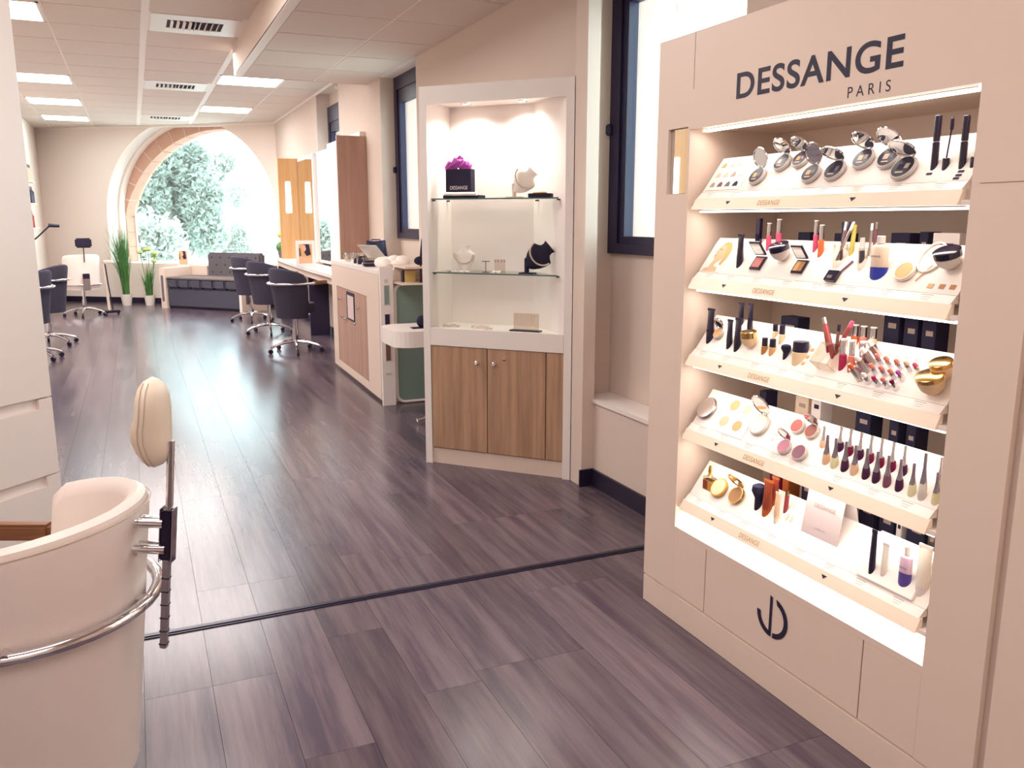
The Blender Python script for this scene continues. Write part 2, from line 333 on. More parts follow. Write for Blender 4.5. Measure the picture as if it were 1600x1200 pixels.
archring(RA-.035, RA+.4, .30, .45).build('inner_reveal', M['wall'], wend, smooth=True)
def rin(a):
    c, s_ = math.cos(a), math.sin(a); ox, oz = .429, CZ-.883; bq = ox*c+oz*s_
    return min(RA-.04, -bq+math.sqrt(bq*bq-(ox*ox+oz*oz)+2.176**2))
m = MB(); pth = [(CS+1.64, SILL-.3, CS+RA+.4, SILL-.3)]+[(CS+(rin(PI*k/48)+.015)*math.cos(PI*k/48), CZ+(rin(PI*k/48)+.015)*math.sin(PI*k/48), CS+(RA+.4)*math.cos(PI*k/48), CZ+(RA+.4)*math.sin(PI*k/48)) for k in range(49)]+[(CS-1.64, SILL-.3, CS-RA-.4, SILL-.3)]
V = m.grid([[Wp(p[0], p[1], .46), Wp(p[0], p[1], .74), Wp(p[2], p[3], .74), Wp(p[2], p[3], .46)] for p in pth], True); m.b.faces.new(V[0]); m.b.faces.new(V[-1][::-1]); m.build('mortar', M['mortar'], wend, smooth=True)
m = MB(); f = lambda x, y, z: Wp(x, y, z)
m.prism([(CS-RA-.3, SILL-.3), (CS+RA+.3, SILL-.3), (CS+RA+.3, SILL), (CS-RA-.3, SILL)], .08, .80, f); m.build('window_sill', M['whiteb'], wend)
nst = 16
for k in range(nst):           # arch stones
    a0 = PI*k/nst+.006; a1 = PI*(k+1)/nst-.006
    m = MB(); pts = []
    for a in (a0, (a0+a1)/2, a1): pts.append((CS+rin(a)*math.cos(a), CZ+rin(a)*math.sin(a)))
    for a in (a1, a0): pts.append((CS+(RA+.2)*math.cos(a), CZ+(RA+.2)*math.sin(a)))
    m.prism(pts, .455, .76, f); m.build('stone', M['stone'], wend)
for sgn in (-1, 1):
    for k in range(3):
        z0 = SILL+k*.272+.006; z1 = z0+.26; a, b = CS+sgn*1.626, CS+sgn*(RA+.2)
        m = MB(); m.prism([(a, z0), (b, z0), (b, z1), (a, z1)], .455, .76, f); m.build('stone', M['stone'], wend)
pts = [(CS+(RA-.04)*math.cos(PI*k/32), CZ+(RA-.04)*math.sin(PI*k/32)) for k in range(33)]+[(CS-RA+.04, SILL), (CS+RA-.04, SILL)]
w1 = S('window_1', MB().prism(pts, .700, .706, f), M['glass'])
archring(RA-.06, RA-.02, .69, .716).build('window_frame', M['extst'], w1)
# side walls
S('wall_left', MB().box(XL-.15, XL, 5.0, 18.5, 0, 3.2).box(XL-1.2, XL-1.05, -1.6, 5.0, 0, 3.2).box(XL-1.2, XL, 4.95, 5.05, 0, 3.2), M['wall'])
S('wall_back', MB().box(XL-1.2, 2.7, -1.75, -1.6, 0, 3.2), M['wall'])
XW = 2.47; XO = 2.83
wins = [(2.9, 4.2), (7.25, 8.42), (10.25, 11.55)]
piers = [(-1.6, 2.9), (4.2, 7.25), (8.42, 10.25), (11.55, 15.3)]
m = MB()
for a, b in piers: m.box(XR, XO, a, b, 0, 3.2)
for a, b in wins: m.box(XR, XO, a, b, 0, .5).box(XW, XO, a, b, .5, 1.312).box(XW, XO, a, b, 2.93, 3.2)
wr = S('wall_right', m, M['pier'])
MB().box(XR-.012, XW, 2.9, 4.2, .485, .507).build('ledge', M['whiteb'], wr)
for i, (a, b) in enumerate(wins):
    z0, z1 = 1.312, 2.93; t = MB(); fr = .1; xa, xb = XW-.03, XW+.05
    t.box(xa, xb, a, a+fr, z0, z1).box(xa, xb, b-fr, b, z0, z1).box(xa, xb, a+fr, b-fr, z0, z0+.055).box(xa, xb, a+fr, b-fr, z1-.2, z1)
    wn = S('window_%d' % (i+2), t, M['navy'])
    MB().box(xb, XO+.002, b-.012, b, z0, z1).box(xb, XO+.002, a, a+.012, z0, z1).box(xb, XO+.002, a, b, z0-.002, z0+.01).build('outer_reveal', M['outrev'], wn)  # added lining, coloured darker than the piers in place of outdoor shade
    c, d = a+fr, b-fr; e, g = z0+.055, z1-.2; q = .055
    MB().box(xa+.012, xb-.01, c, c+q, e, g).box(xa+.012, xb-.01, d-q, d, e, g).box(xa+.012, xb-.01, c+q, d-q, e, e+.04).box(xa+.012, xb-.01, c+q, d-q, g-.12, g).build('sash', M['navy'], wn)
    MB().box(XW+.018, XW+.024, c+q, d-q, e+.04, g-.12).build('pane', M['glass'], wn)
    MB().lathe([(.012, -.03), (.02, -.02), (.02, .02), (.012, .03)], 10).mv(Matrix.Translation((xa-.01, b-.012, 1.98))).build('hinge', M['navy'], wn, smooth=True)
    MB().box(xa-.03, xa, (a+b)/2-.3, (a+b)/2-.26, z0+.03, z0+.06, .004).build('handle', M['steel'], wn)
S('trim_4', MB().box(2.225, XR, 4.07, 4.2, 0, H2), M['pier'])
S('baseboard_right', MB().box(XR-.014, XR, -1.6, 4.07, 0, .1).box(2.21, XR, 4.056, 4.07, 0, .1).box(XR-.014, XR, 8.7, 15.2, 0, .1), M['base'])
S('baseboard_left', MB().box(XL, XL+.014, 5.05, 17.9, 0, .1), M['base'])
m = MB(); m.prism([(0, 0), (LEN, 0), (LEN, .1), (0, .1)], -.014, 0, f); S('baseboard_end', m, M['base'])
m = MB(); m.prism([(-.1, 3.06), (LEN, 3.06), (LEN, 3.1), (-.1, 3.1)], -.02, 0, f); S('trim_5', m, M['tee'])
S('trim_6', MB().box(XR-.02, XR, 8.93, 15.1, H1-.03, H1), M['tee'])
# ================================================================== OUTSIDE
tag(MB().box(-40, 60, 24, 120, -2.6, -2.5).box(2.8, 60, -10, 24, -2.6, -2.5).build('ground', M['ground']), 'pale ground outside the arched window', 'ground'); bpy.data.objects['ground']['kind'] = 'structure'
def tree(c, rx, rz, z0, n, label, mt, seed):
    R = random.Random(seed); t = T('tree', label, 'tree', (c[0], c[1], -2.5))
    zc = z0+2.5
    m = MB(); m.tube([(0, 0, 0), (.15, .1, zc*.4), (-.05, 0, zc)], [.3, .22, .12], 7); m.tube([(.1, .1, zc*.45), (.9, .3, zc*.8), (1.6, .4, zc)], [.14, .1, .05], 6); m.tube([(.1, .1, zc*.5), (-.8, -.2, zc*.9), (-1.3, 0, zc*1.05)], [.14, .1, .05], 6); m.build('trunk', M['bark'], t, smooth=True)
    vs = []; fs = []
    cl = [(R.uniform(-.8, .8)*rx, R.gauss(0, .4)*rx, zc+R.uniform(-.85, .75)*rz, R.uniform(.35, .8)) for _ in range(26)]
    for _ in range(n):
        q = R.choice(cl); v = Vector((R.gauss(0, 1), R.gauss(0, 1), R.gauss(0, 1))).normalized()*q[3]*R.uniform(.35, 1.05)
        p = Vector(q[:3])+v; a = Vector((R.gauss(0, 1), R.gauss(0, 1), R.gauss(0, 1))).normalized(); b = a.cross(Vector((R.gauss(0, 1), R.gauss(0, 1), R.gauss(0, 1)))).normalized()
        L = R.uniform(.05, .12); i = len(vs); vs += [p-a*L, p+b*L*.45, p+a*L, p-b*L*.45]; fs.append((i, i+1, i+2, i+3))
    me = bpy.data.meshes.new('foliage'); me.from_pydata([tuple(v) for v in vs], [], fs); me.materials.append(mt); o = bpy.data.objects.new('foliage', me); COL.objects.link(o); o.parent = t; o['kind'] = 'stuff'
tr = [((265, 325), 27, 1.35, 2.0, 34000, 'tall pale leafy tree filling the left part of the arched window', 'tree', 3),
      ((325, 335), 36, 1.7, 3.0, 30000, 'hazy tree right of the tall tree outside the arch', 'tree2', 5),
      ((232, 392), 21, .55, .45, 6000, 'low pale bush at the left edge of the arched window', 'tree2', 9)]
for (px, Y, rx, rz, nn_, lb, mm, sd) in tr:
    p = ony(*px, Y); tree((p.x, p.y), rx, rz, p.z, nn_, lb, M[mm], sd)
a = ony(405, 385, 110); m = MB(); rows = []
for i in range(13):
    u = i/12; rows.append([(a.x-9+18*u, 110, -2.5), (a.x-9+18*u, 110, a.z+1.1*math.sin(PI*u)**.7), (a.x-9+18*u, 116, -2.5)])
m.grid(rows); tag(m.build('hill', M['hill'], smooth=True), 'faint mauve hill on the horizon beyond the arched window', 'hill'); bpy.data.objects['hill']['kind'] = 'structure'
# round building seen through the near window
p = onx(1120, 28, 17); t = T('building', 'pale round building with a cornice seen above the cosmetics cabinet through the window', 'building', (17, p.y-1, -2.5))
zt = p.z+2.5
m = MB(); m.lathe([(3.0, 0), (3.0, zt-.55)], 40); m.build('wall', M['extst'], t, smooth=True)
MB().lathe([(3.0, zt-.2), (3.25, zt-.1), (3.3, zt+.05), (3.0, zt+.12)], 40).build('cornice', M['extst'], t, smooth=True)
MB().lathe([(2.7, zt-.6), (2.7, zt-.15)], 40).build('drum', M['ground'], t, smooth=True)
for k in range(26):
    a = 2*PI*k/26; MB().box(2.82, 3.0, -.09, .09, zt-.55, zt-.2).build('pillar', M['extst'], t, mtx=Matrix.Rotation(a, 4, 'Z'))
# ================================================================== COSMETICS CABINET
XF = 1.762; CY0, CY1 = 1.225, 2.69; RY0, RY1 = 1.39, 2.49; RZ0, RZ1 = .375, 1.80; CT = 2.113
FM = lambda y, z, x=XF: frame((x, y, z), (0, -1, 0), (0, 0, 1))
cab = T('cosmetics_cabinet', 'tall white cosmetics display cabinet with a lit recess of sloping shelves', 'cabinet', (0, 0, 0))
m = MB(); xb = 2.285
m.box(XF, xb, CY0, RY0, .113, CT).box(XF, xb, RY1, 2.502, .113, CT).box(XF, xb, 2.62, CY1, .113, CT).box(XF+.02, xb, 2.502, 2.62, .113, CT)
m.box(XF, xb, RY0, RY1, RZ1, CT).box(XF, xb, RY0, RY1, RZ0-.02, RZ0).box(XF+.02, xb, RY0, RY1, .113, RZ0-.02).box(2.16, xb, RY0, RY1, RZ0, RZ1)
m.box(XF, XF+.02, 2.502, 2.62, 1.81, CT).box(XF, XF+.02, 2.502, 2.62, .113, 1.587); m.build('body', M['white'], cab)
MB().box(XF+.001, xb, CY0, CY1, 0, .105).box(XF+.006, xb, CY0, CY1, .105, .113).build('plinth', M['white'], cab)
for a, b, nm in ((RY0, 1.58, 'panel'), (1.584, 2.294, 'panel'), (2.298, RY1, 'panel')):
    MB().box(XF, XF+.02, a, b, .115, RZ0-.02, .0008).build(nm, M['white'], cab)
MB().box(XF+.014, XF+.017, 2.504, 2.618, 1.589, 1.808).build('mirror', M['mirror'], cab)['label'] = 'narrow mirror strip left of the recess'
dq = MB().box(XF-.003, XF+.001, CY0+.003, 1.368, 1.58, 1.785, .001).build('access_door', M['white'], cab)
MB().box(XF-.0005, XF, 2.4785, 2.48, 1.93, CT).build('seam', M['grv'], cab)
text('lettering', 'DESSANGE', M['inkn'], cab, FM(2.252, 1.868), .640, .079, bold=.02, space=1.08)['label'] = 'large navy DESSANGE sign'
text('lettering', 'PARIS', M['inkn'], cab, FM(onx(1325, 140, XF).y, 1.815), .142, .028, space=1.6)
# emblem
lc = onx(1209, 968, XF); ez = .2575; ey = 1.945; R = .068
def efn(x, y, z): return (XF-.0015-z, ey-x, ez+y)
em = MB(); r1, r0 = 1.0*R, .75*R
def arc(c, rr, a0, a1, n=14): return [(c[0]+rr*math.cos(math.radians(a0+(a1-a0)*i/n)), c[1]+rr*math.sin(math.radians(a0+(a1-a0)*i/n))) for i in range(n+1)]
em.prism(arc((.003, 0), r1, -88, 80)+arc((.003, 0), r0, 70, -86), 0, .0005, efn)
em.prism([(-.0125, R*1.04), (-.001, R*.98), (-.001, -R), (-.0125, -R*.8)], 0, .0005, efn)
em.prism(arc((-.002, 0), r1, 178, 268)+arc((-.002, 0), r0, 262, 178), 0, .0005, efn)
em.mv(Matrix.Identity(4)); e = em.build('emblem', M['inkn'], cab); e['label'] = 'round navy monogram on the lower panel'
nxp = T('tall_panel', 'plain white tall panel at the right edge of the photo beside the cosmetics cabinet', 'panel', (0, 0, 0))
MB().box(XF, xb, .2, 1.198, 0, CT).build('panel_front', M['white'], nxp); MB().box(XF+.018, xb, 1.198, 1.2245, 0, CT).build('filler', M['pier'], nxp)
# trays
Z0 = [1.532, 1.262, .990, .719, .449]
TL, TR = 2.47, 1.425
TX = Vector((0, -1, 0)); TY = Vector((.588, 0, .809)); TN = TX.cross(TY)
def tp(k, x, y): z = Z0[k]; return onpl(x, y, (1.802, 0, z+.057), TN)
names = ['top', 'second', 'third', 'fourth', 'lowest']
for k, z in enumerate(Z0):
    t = T('display_tray', 'sloping white DESSANGE display tray, '+('topmost' if k == 0 else 'lowest' if k == 4 else names[k]+' from the top')+' of the five in the lit recess', 'shelf', (0, 0, z), 0, 'sloping display trays')
    MB().box(1.775, 2.158, RY0+.001, RY1-.001, 0, .012).build('shelf_board', M['tray'], t)
    fy = lambda x, y, q: (x, q, y)
    m = MB(); m.prism([(1.764, 0), (1.790, 0), (1.790, .036), (1.781, .036)], TR, TL, fy); m.build('lip', M['lip'], t)
    m = MB(); m.prism([(1.781, .0362), (1.81, .0362), (1.81, .055), (1.8015, .0565)], TR+.005, TL-.005, fy); m.build('label_strip', M['tray'], t)
    if k < 4 or 1:
        m = MB(); m.prism([(1.802, .0572), (1.83, .0572), (1.895, .160), (1.8865, .1735)], TR+.004, TL-.008, fy); m.build('sloping_panel', M['tray'], t)
    # prints on the lip: gold wordmark, two triangles
    LM = lambda y, zz: frame((1.7638+(.017/.036)*zz-.0003, y, zz), (0, -1, 0), (.427, 0, .904))
    text('wordmark', 'DESSANGE', M['inkg'], t, LM(2.135, .010), .098, .0165, space=1.1)
    for yy in (2.285, 1.755):
        m = MB(); m.prism([(-.011, .008), (.011, .008), (0, -.003)], 0, .0006); m.build('triangle_mark', M['inkn'], t, mtx=LM(yy, .018))
    R_ = random.Random(k)
    m = MB()
    for q in range(8):
        yy = TL-.07-q*.128+R_.uniform(-.01, .01)
        for r_, (w_, h_) in enumerate([(.036, .0018), (.028, .0011), (.022, .0011)]):
            zz = .0525-r_*.0048
            p = Vector((1.7812+(.0205/.0203)*(zz-.0362)-.0006, yy+w_/2, zz))
            mm = frame(p, (0, -1, 0), (.709, 0, .705)); vs = [m.b.verts.new(mm @ Vector(v)) for v in ((0, 0, 0), (w_, 0, 0), (w_, h_, 0), (0, h_, 0))]; m.b.faces.new(vs)
    m.build('small_print', M['ink'], t, kind='stuff')
    # light strip under lip
    g = T('light_strip', 'thin glowing light strip '+('inside the recess top under the big sign' if k == 0 else 'under the front edge of the %s display tray' % names[k-1]), 'light', (0, 0, 0), 0, 'light strips in the recess')
    zz = RZ1-.001 if k == 0 else Z0[k-1]-.001
    MB().box(1.793, 1.815, RY0+.03, RY1-.03, zz-.009, zz).build('tube', M['led'], g); MB().box(1.789, 1.819, RY0+.03, RY1-.03, zz-.003, zz).build('holder', M['tray'], g)
    area('tray_light', (1.825, 1.94, zz-.014), .03, 1.02, .75, (1, .93, .85), (0, .25, 0))
g = T('light_strip', 'thin glowing light strip under the lowest display tray', 'light', (0, 0, 0), 0, 'light strips in the recess')
MB().box(1.80, 1.83, RY0+.03, RY1-.03, Z0[4]-.010, Z0[4]-.001).build('tube', M['led'], g)
area('tray_light', (1.84, 1.94, Z0[4]-.014), .03, 1.02, 2.2, (1, .95, .9))
# ---------------------------------------------------------------- products
def stand(name, label, cat, k, x, yb, yt, group=None, back=0):
    """vertical product standing in the tray: base point at pixel (x,yb), returns empty, height, cut plane"""
    P = tp(k, x, yb); h = (yb-yt)/ppm(P)*1.02; P = P+Vector((back, 0, 0))
    t = T(name, label, cat, P, 0, group)
    return t, h, (Vector((-back, 0, 0)), TN)
def pw(k, x, y, px): return px/ppm(tp(k, x, y))
def cyl(t, name, m, r, z0, z1, cut=None, n=12, c=(0, 0, 0), bev=.0015, sx=1, sy=1):
    b = min(bev, r*.4, (z1-z0)*.3)
    return MB().lathe([(r-b, z0), (r, z0+b), (r, z1-b), (r-b, z1)], n, c, sx, sy).build(name, m, t, smooth=True, cut=cut)
def flat(name, label, cat, k, x, y, group=None, dz=0):
    P = tp(k, x, y)+TN*dz; return T(name, label, cat, mtx=frame(P, TX, TY), group=group)
PR = 'on the %s display tray'
def tube(k, x, yb, yt, w, body, cap, label, capfr=.2, group='tubes on the display trays', flare=1.25):
    r = pw(k, x, yb, w)/2; t, h, c = stand('tube', label, 'tube', k, x, yb, yt, group, r*.8)
    ch = h*capfr
    rows = []
    for z, ax, ay in ((0, r*.9, r*.9), (h*.3, r, r), (h*.7, r*1.05, r*.6), (h*.94, r*flare, r*.15), (h, r*flare, r*.12)):
        rows.append([(ay*math.cos(2*PI*q/14), ax*math.sin(2*PI*q/14), z) for q in range(14)])
    m = MB(); V = m.grid(rows, True); m.b.faces.new(V[0][::-1]); m.b.faces.new(V[-1]); m.build('tube_body', body, t, smooth=True, cut=c)
    m = MB(); m.box(-r*.16, r*.16, -r*flare, r*flare, h*.93, h*1.0); m.build('crimp', cap, t)
    cyl(t, 'cap', cap, r*.97, -.01, ch+r, c); return t, h, r
def lbl_text(t, s, m, h, r, z, up=True, wid=None):
    # small vertical wordmark on the front of a standing tube (faces the aisle)
    L = wid or h*.4
    mt = frame((-r*1.02, .002, z), (0, 0, 1), (0, 1, 0)) if up else frame((-r*1.02, L/2, z), (0, -1, 0), (0, 0, 1))
    text('wordmark', s, m, t, mt, L)
# shelf 1 : swatch card
t = flat('shade_card', 'white shade card with twelve small coloured half rounds on the top display tray', 'card', 0, 1107, 296, dz=.0008)
MB().box(-.012, .165, -.006, .125, 0, .001).build('card', M['tray'], t)
cols = ['taupe', 'mauvel', 'smoke', 'dark', 'peach', 'beige', 'taupe', 'mauve', 'tan', 'frost', 'beige', 'mauve']
for r_ in range(3):
    for c_ in range(4):
        m = MB(); q = [(.012*math.cos(PI*i/8), .019*math.sin(PI*i/8)) for i in range(9)]
        m.prism(q, .001, .002); m.mv(Matrix.Translation((.012+c_*.040, .008+r_*.040, 0))).build('swatch', M[cols[r_*4+c_]], t)
def compact(k, x, y, rpx, shades, lid, label, base='frost', rim='chrome', sq=False, hinge=60, n=24):
    r = pw(k, x, y, rpx)
    t = flat('compact', label, 'compact', k, x, y+rpx*.2, 'open compacts on the display trays')
    if sq:
        MB().box(-r, r, -r, r, 0, .008, .0012).build('case', M['black'], t); MB().box(-r*1.08, r*1.08, -r*1.08, r*1.08, 0, .004, .001).build('edge', M['chrome'], t)
        MB().box(-r*.72, r*.72, -r*.72, r*.72, .008, .0095).build('pan', M[shades[0]], t)
        if len(shades) > 1: MB().box(0, r*.72, -r*.72, r*.72, .0094, .0099).build('pan', M[shades[1]], t)
    else:
        MB().lathe([(r*.9, 0), (r*1.12, .004), (r*1.18, .009), (r*1.1, .014), (r*.98, .0145)], n).build('case', M[base], t, smooth=True)
        MB().lathe([(r*.98, .0140), (r*.98, .0152)], n).build('tray_insert', M['black'] if len(shades) > 1 else M[shades[0]], t)
        if len(shades) > 1:
            MB().box(-r*.45, r*.1, -r*.30, r*.25, .0152, .0158).build('pan', M[shades[0]], t); MB().box(-r*.4, r*.35, -r*.62, -r*.5, .0152, .0158).build('pan', M['beige'], t)
            MB().box(r*.2, r*.62, -r*.2, r*.3, .0152, .0158).build('pan', M[shades[1]], t)
    if lid is not None:
        # lid hinged at the far edge, opened by 'lid' degrees from the tray normal
        ang = math.radians(lid); w = Matrix.Translation((0, r*1.12, .012)) @ Matrix.Rotation(ang, 4, 'X')
        if sq:
            MB().box(-r*1.05, r*1.05, 0, r*2.1, -.003, .003, .001).build('lid', M['black'], t, mtx=w); MB().box(-r*.85, r*.85, r*.2, r*1.9, .003, .0036).build('mirror', M['mirror'], t, mtx=w)
        else:
            q = r*1.08; ce = Matrix.Translation((0, q, 0))
            MB().tube([(q*math.cos(2*PI*i/n), q*math.sin(2*PI*i/n), 0) for i in range(n)], .0035, 6, closed=True).build('lid', M[rim], t, smooth=True, mtx=w @ ce)
            MB().lathe([(q*.97, -.001), (q*.97, .001)], n).build('mirror', M['mirror'], t, mtx=w @ ce)
    return t
g1 = [(1186, 275, 10, ('tan', 'smoke'), 50, 'open chrome compact with eye shadow, nearest the shade card'),
      (1225, 254, 10, ('mauve', 'smoke'), 78, 'open chrome compact with eye shadow, second in the back row'),
      (1254, 249, 10, ('tan', 'mauvel'), 86, 'open compact with a tan and navy pan, third from the left in the back row'),
      (1270, 271, 11, ('tan', 'smoke'), 56, 'open chrome compact with upright round mirror in the middle'),
      (1307, 266, 12, ('dark', 'smoke'), 96, 'open compact with almost black pan and flat lid, left of the middle gap'),
      (1352, 248, 12, ('beige', 'taupe'), 86, 'open chrome compact right of the middle gap, back row'),
      (1392, 246, 13, ('beige', 'smoke'), 82, 'open chrome compact with raised mirror, back row, right end'),
      (1415, 262, 14, ('dark', 'taupe'), 96, 'largest open compact with dark pan beside the mascara tubes')]
for x, y, r, sh, ld, lb in g1: compact(0, x, y, r*1.38, sh, ld, lb)
def mascara(k, x, yb, yt, w, label):
    r = pw(k, x, yb, w)/2; t, h, c = stand('mascara', label, 'mascara', k, x, yb, yt, 'mascaras on the top tray', r)
    cyl(t, 'tube_body', M['blackg'], r, -.02, h*.52, c); cyl(t, 'cap', M['blackg'], r*.98, h*.53, h, c); MB().lathe([(r*.8, h*.515), (r*.8, h*.535)], 12).build('ring', M['steel'], t)
    lbl_text(t, 'DESSANGE', M['card'], h, r, h*.16, True, h*.22)
mascara(0, 1455, 267, 185, 11, 'tall black mascara tube left of its wand on the top tray'); mascara(0, 1499, 265, 185, 11, 'tall black mascara tube at the right end of the top tray')
def wand(x, yb, yt, label):
    r = pw(0, x, yb, 5.5); t, h, c = stand('mascara_wand', label, 'mascara', 0, x, yb, yt, 'mascara wands', r)
    hh = h*.24; cyl(t, 'cap', M['blackg'], r, -.02, hh, c); MB().tube([(0, 0, hh), (.004, -.004, h*.8)], .002, 6).build('stem', M['black'], t)
    MB().lathe([(.002, h*.74), (.0042, h*.78), (.0042, h*.96), (.002, h)], 8, (.004, -.004, 0)).build('brush', M['black'], t)
wand(1473, 267, 187, 'black mascara wand with brush up between the two mascara tubes'); wand(1517, 263, 190, 'black mascara wand half hidden at the right edge of the recess')
for i, (x, y) in enumerate(((1452, 272), (1502, 268), (1498, 274), (1494, 279))):
    t = flat('shade_mark', 'small dark shade dash '+['under the left mascara', 'under the right mascara, topmost of three', 'under the right mascara, middle of three', 'under the right mascara, lowest of three'][i], 'swatch', 0, x, y, 'dark shade dashes', .0005); MB().box(-.008, .008, -.003, .003, 0, .001).build('dash', M['dark'], t)
# shelf 2 ------------------------------------------------------------
t = flat('portrait_picture', 'printed picture of a fair-haired woman in profile on the second tray', 'picture', 1, 1094, 421, dz=.0006)
MB().box(0, .11, -.006, .122, 0, .0006).build('picture_card', M['tray'], t)
def pr(poly, mm, z): m = MB(); m.prism(poly, z, z+.0003); return m.build('print', M[mm], t)
pr([(.012, -.004), (.02, .008), (.038, .012), (.046, .03), (.058, .02), (.085, .012), (.088, -.004)], 'skin', .0006)
pr([(.036, .012), (.044, .045), (.036, .052), (.030, .060), (.034, .068), (.030, .076), (.036, .088), (.044, .102), (.062, .112), (.082, .100), (.088, .07), (.080, .045), (.062, .028), (.060, .012)], 'skin', .0007)
pr([(.046, .104), (.062, .118), (.090, .112), (.108, .085), (.106, .05), (.094, .02), (.082, .028), (.086, .06), (.080, .088), (.064, .105)], 'hair', .001)
pr([(.036, .060), (.044, .061), (.042, .057)], 'rose', .0011); pr([(.044, .086), (.054, .088), (.056, .085), (.046, .083)], 'brown', .0011)
tube(1, 1152, 418, 368, 11, M['blackg'], M['black'], 'black tube with white lettering beside the portrait on the second tray')
t, h, c = stand('black_box', 'tall slim black box standing at the back of the second tray', 'box', 1, 1182, 388, 343, back=.006); MB().box(-.006, .006, -.010, .010, -.02, h).build('box', M['blackg'], t, cut=c)
def gloss(k, x, yb, yt, w, colm, label, capfr=.45):
    r = pw(k, x, yb, w)/2; t, h, c = stand('lip_gloss', label, 'lip gloss', k, x, yb, yt, 'lip gloss tubes', r)
    z = h*(1-capfr); cyl(t, 'gloss', M[colm], r, -.02, z, c); cyl(t, 'cap', M['chrome'], r*.86, z, h-.003, c); cyl(t, 'cap_top', M['bust'], r*.86, h-.003, h, None)
gloss(1, 1197, 393, 350, 8, 'pink', 'shorter pink lip gloss near the slim black box'); gloss(1, 1212, 391, 344, 9, 'pink', 'taller pink lip gloss near the slim black box')
gloss(1, 1270, 395, 346, 8, 'pink', 'pink lip gloss with silver cap in the middle of the second tray'); gloss(1, 1278, 403, 353, 9, 'orangeg', 'orange lip gloss with silver cap touching the pink one')
compact(1, 1186, 410, 12, ('rose',), 72, 'square black compact with rose blush and open mirror', sq=True); compact(1, 1251, 416, 12, ('tan', 'bronze'), 72, 'square black compact with two-tone bronze powder and open mirror', sq=True)
def jar(k, x, y, rpx, hpx, body, capm, label, tilt=0, capfr=.45, capsc=1.0, name='jar'):
    r = pw(k, x, y, rpx); h = hpx/ppm(tp(k, x, y)); t = flat(name, label, 'jar', k, x, y, 'jars on the display trays', r*.35)
    mt = Matrix.Rotation(math.radians(tilt), 4, 'X')
    MB().lathe([(r*.45, -r*.2), (r*.8, h*.12), (r, h*(1-capfr)), (r*.92, h*(1-capfr)+.001)], 18).build('jar_body', M[body], t, smooth=True, mtx=mt)
    q = r*capsc; z = h*(1-capfr)
    MB().lathe([(q*.9, z), (q, z+.002), (q, h*.94), (q*.9, h)], 18).build('jar_lid', M[capm], t, smooth=True, mtx=mt)
jar(1, 1225, 405, 16, 22, 'frost', 'blackg', 'round glass jar with black lid tipped back between the square compacts', -30)
jar(1, 1488, 418, 21, 26, 'frost', 'blackg', 'round pale jar with black lid tipped back at the right end of the second tray', -30)
def pot(k, x, yb, yt, w, label):
    r = pw(k, x, yb, w)/2; t, h, c = stand('brush_pot', label, 'pot', k, x, yb, yt, 'clear pots', r)
    cyl(t, 'pot', M['acryl'], r, -.03, h, c, 16); return t, h, r
def pencil(k, x, yb, yt, m1, m2, label, lean=(0, 0), w=5, name='pencil', back=.012, grp='pencils and brushes on the trays', frac=.8):
    P = tp(k, x, yb); h = (yb-yt)/ppm(P); r = w/ppm(P)/2; t = T(name, label, 'pencil', P+Vector((back, 0, back*.6)), 0, grp)
    a = Vector((0, 0, 0)); b = Vector((lean[1], -lean[0]/ppm(P), h)); mth = a.lerp(b, frac)
    MB().tube([a, mth], r, 8).build('shaft', M[m1], t, smooth=True); MB().tube([mth, b], [r*.95, r*.95], 8).build('cap', M[m2], t, smooth=True); return t
pot(1, 1303, 421, 383, 22, 'clear pot holding black and silver pencils on the second tray'); pot(1, 1341, 424, 388, 14, 'small clear pot with a brush left of the blue liquid bottle')
for i, (dx, ln, a, b) in enumerate([(6, -2, 'black', 'black'), (2, 10, 'steel', 'bust'), (0, 20, 'mauvel', 'black'), (-3, 32, 'steel', 'bust')]):
    pencil(1, 1303+dx, 414, 352, a, b, ['upright black pencil in the clear pot', 'silver pencil in the clear pot next to the black one', 'dark pencil leaning right in the clear pot', 'silver pencil leaning furthest right in the clear pot'][i], (ln, 0), 4)
pencil(1, 1324, 405, 356, 'yellow', 'yellow', 'yellow pencil with a dark foot on the second tray', (4, 0), 7)
pencil(1, 1341, 416, 376, 'dark', 'frost', 'short brush with pale cap in the small clear pot', (-2, 0), 8, frac=.5)
pencil(1, 1352, 408, 354, 'steel', 'bust', 'slim silver pencil just left of the blue liquid bottle', (2, 0), 4); pencil(1, 1358, 404, 352, 'mauvel', 'steel', 'slim dark pencil touching the blue liquid bottle', (4, 0), 4)
def bottle(k, x, yb, yt, w, top, bot, capm, label, split=.35, capfr=.2, capw=.45, deep=.6, txt=None):
    r = pw(k, x, yb, w)/2; t, h, c = stand('bottle', label, 'bottle', k, x, yb, yt, 'bottles on the trays', r*deep)
    z2 = h*(1-capfr); sh = z2-r*.35
    zs = h*split
    MB().lathe([(r, -.04), (r*1.02, zs)], 16, sx=deep).build('liquid', M[bot], t, smooth=True, cut=c)
    MB().lathe([(r*1.02, zs), (r, sh), (r*.8, z2-.003), (r*capw*.9, z2)], 16, sx=deep).build('bottle_body', M[top], t, smooth=True, cut=c)
    cyl(t, 'cap', M[capm], r*capw, z2, h, None)
    if txt: lbl_text(t, txt, M['inkn'], h, r*deep, h*.52, False, r*1.3)
    return t
bottle(1, 1365, 438, 371, 31, 'beige', 'blue', 'frost', 'large clear bottle with a layer of blue liquid on the second tray', .3, .18, .42, .6, 'DESSANGE')
ic = compact(1, 1417, 424, 15, ('tan',), None, 'round ivory compact with a tan pan right of the blue liquid bottle', base='ivory')
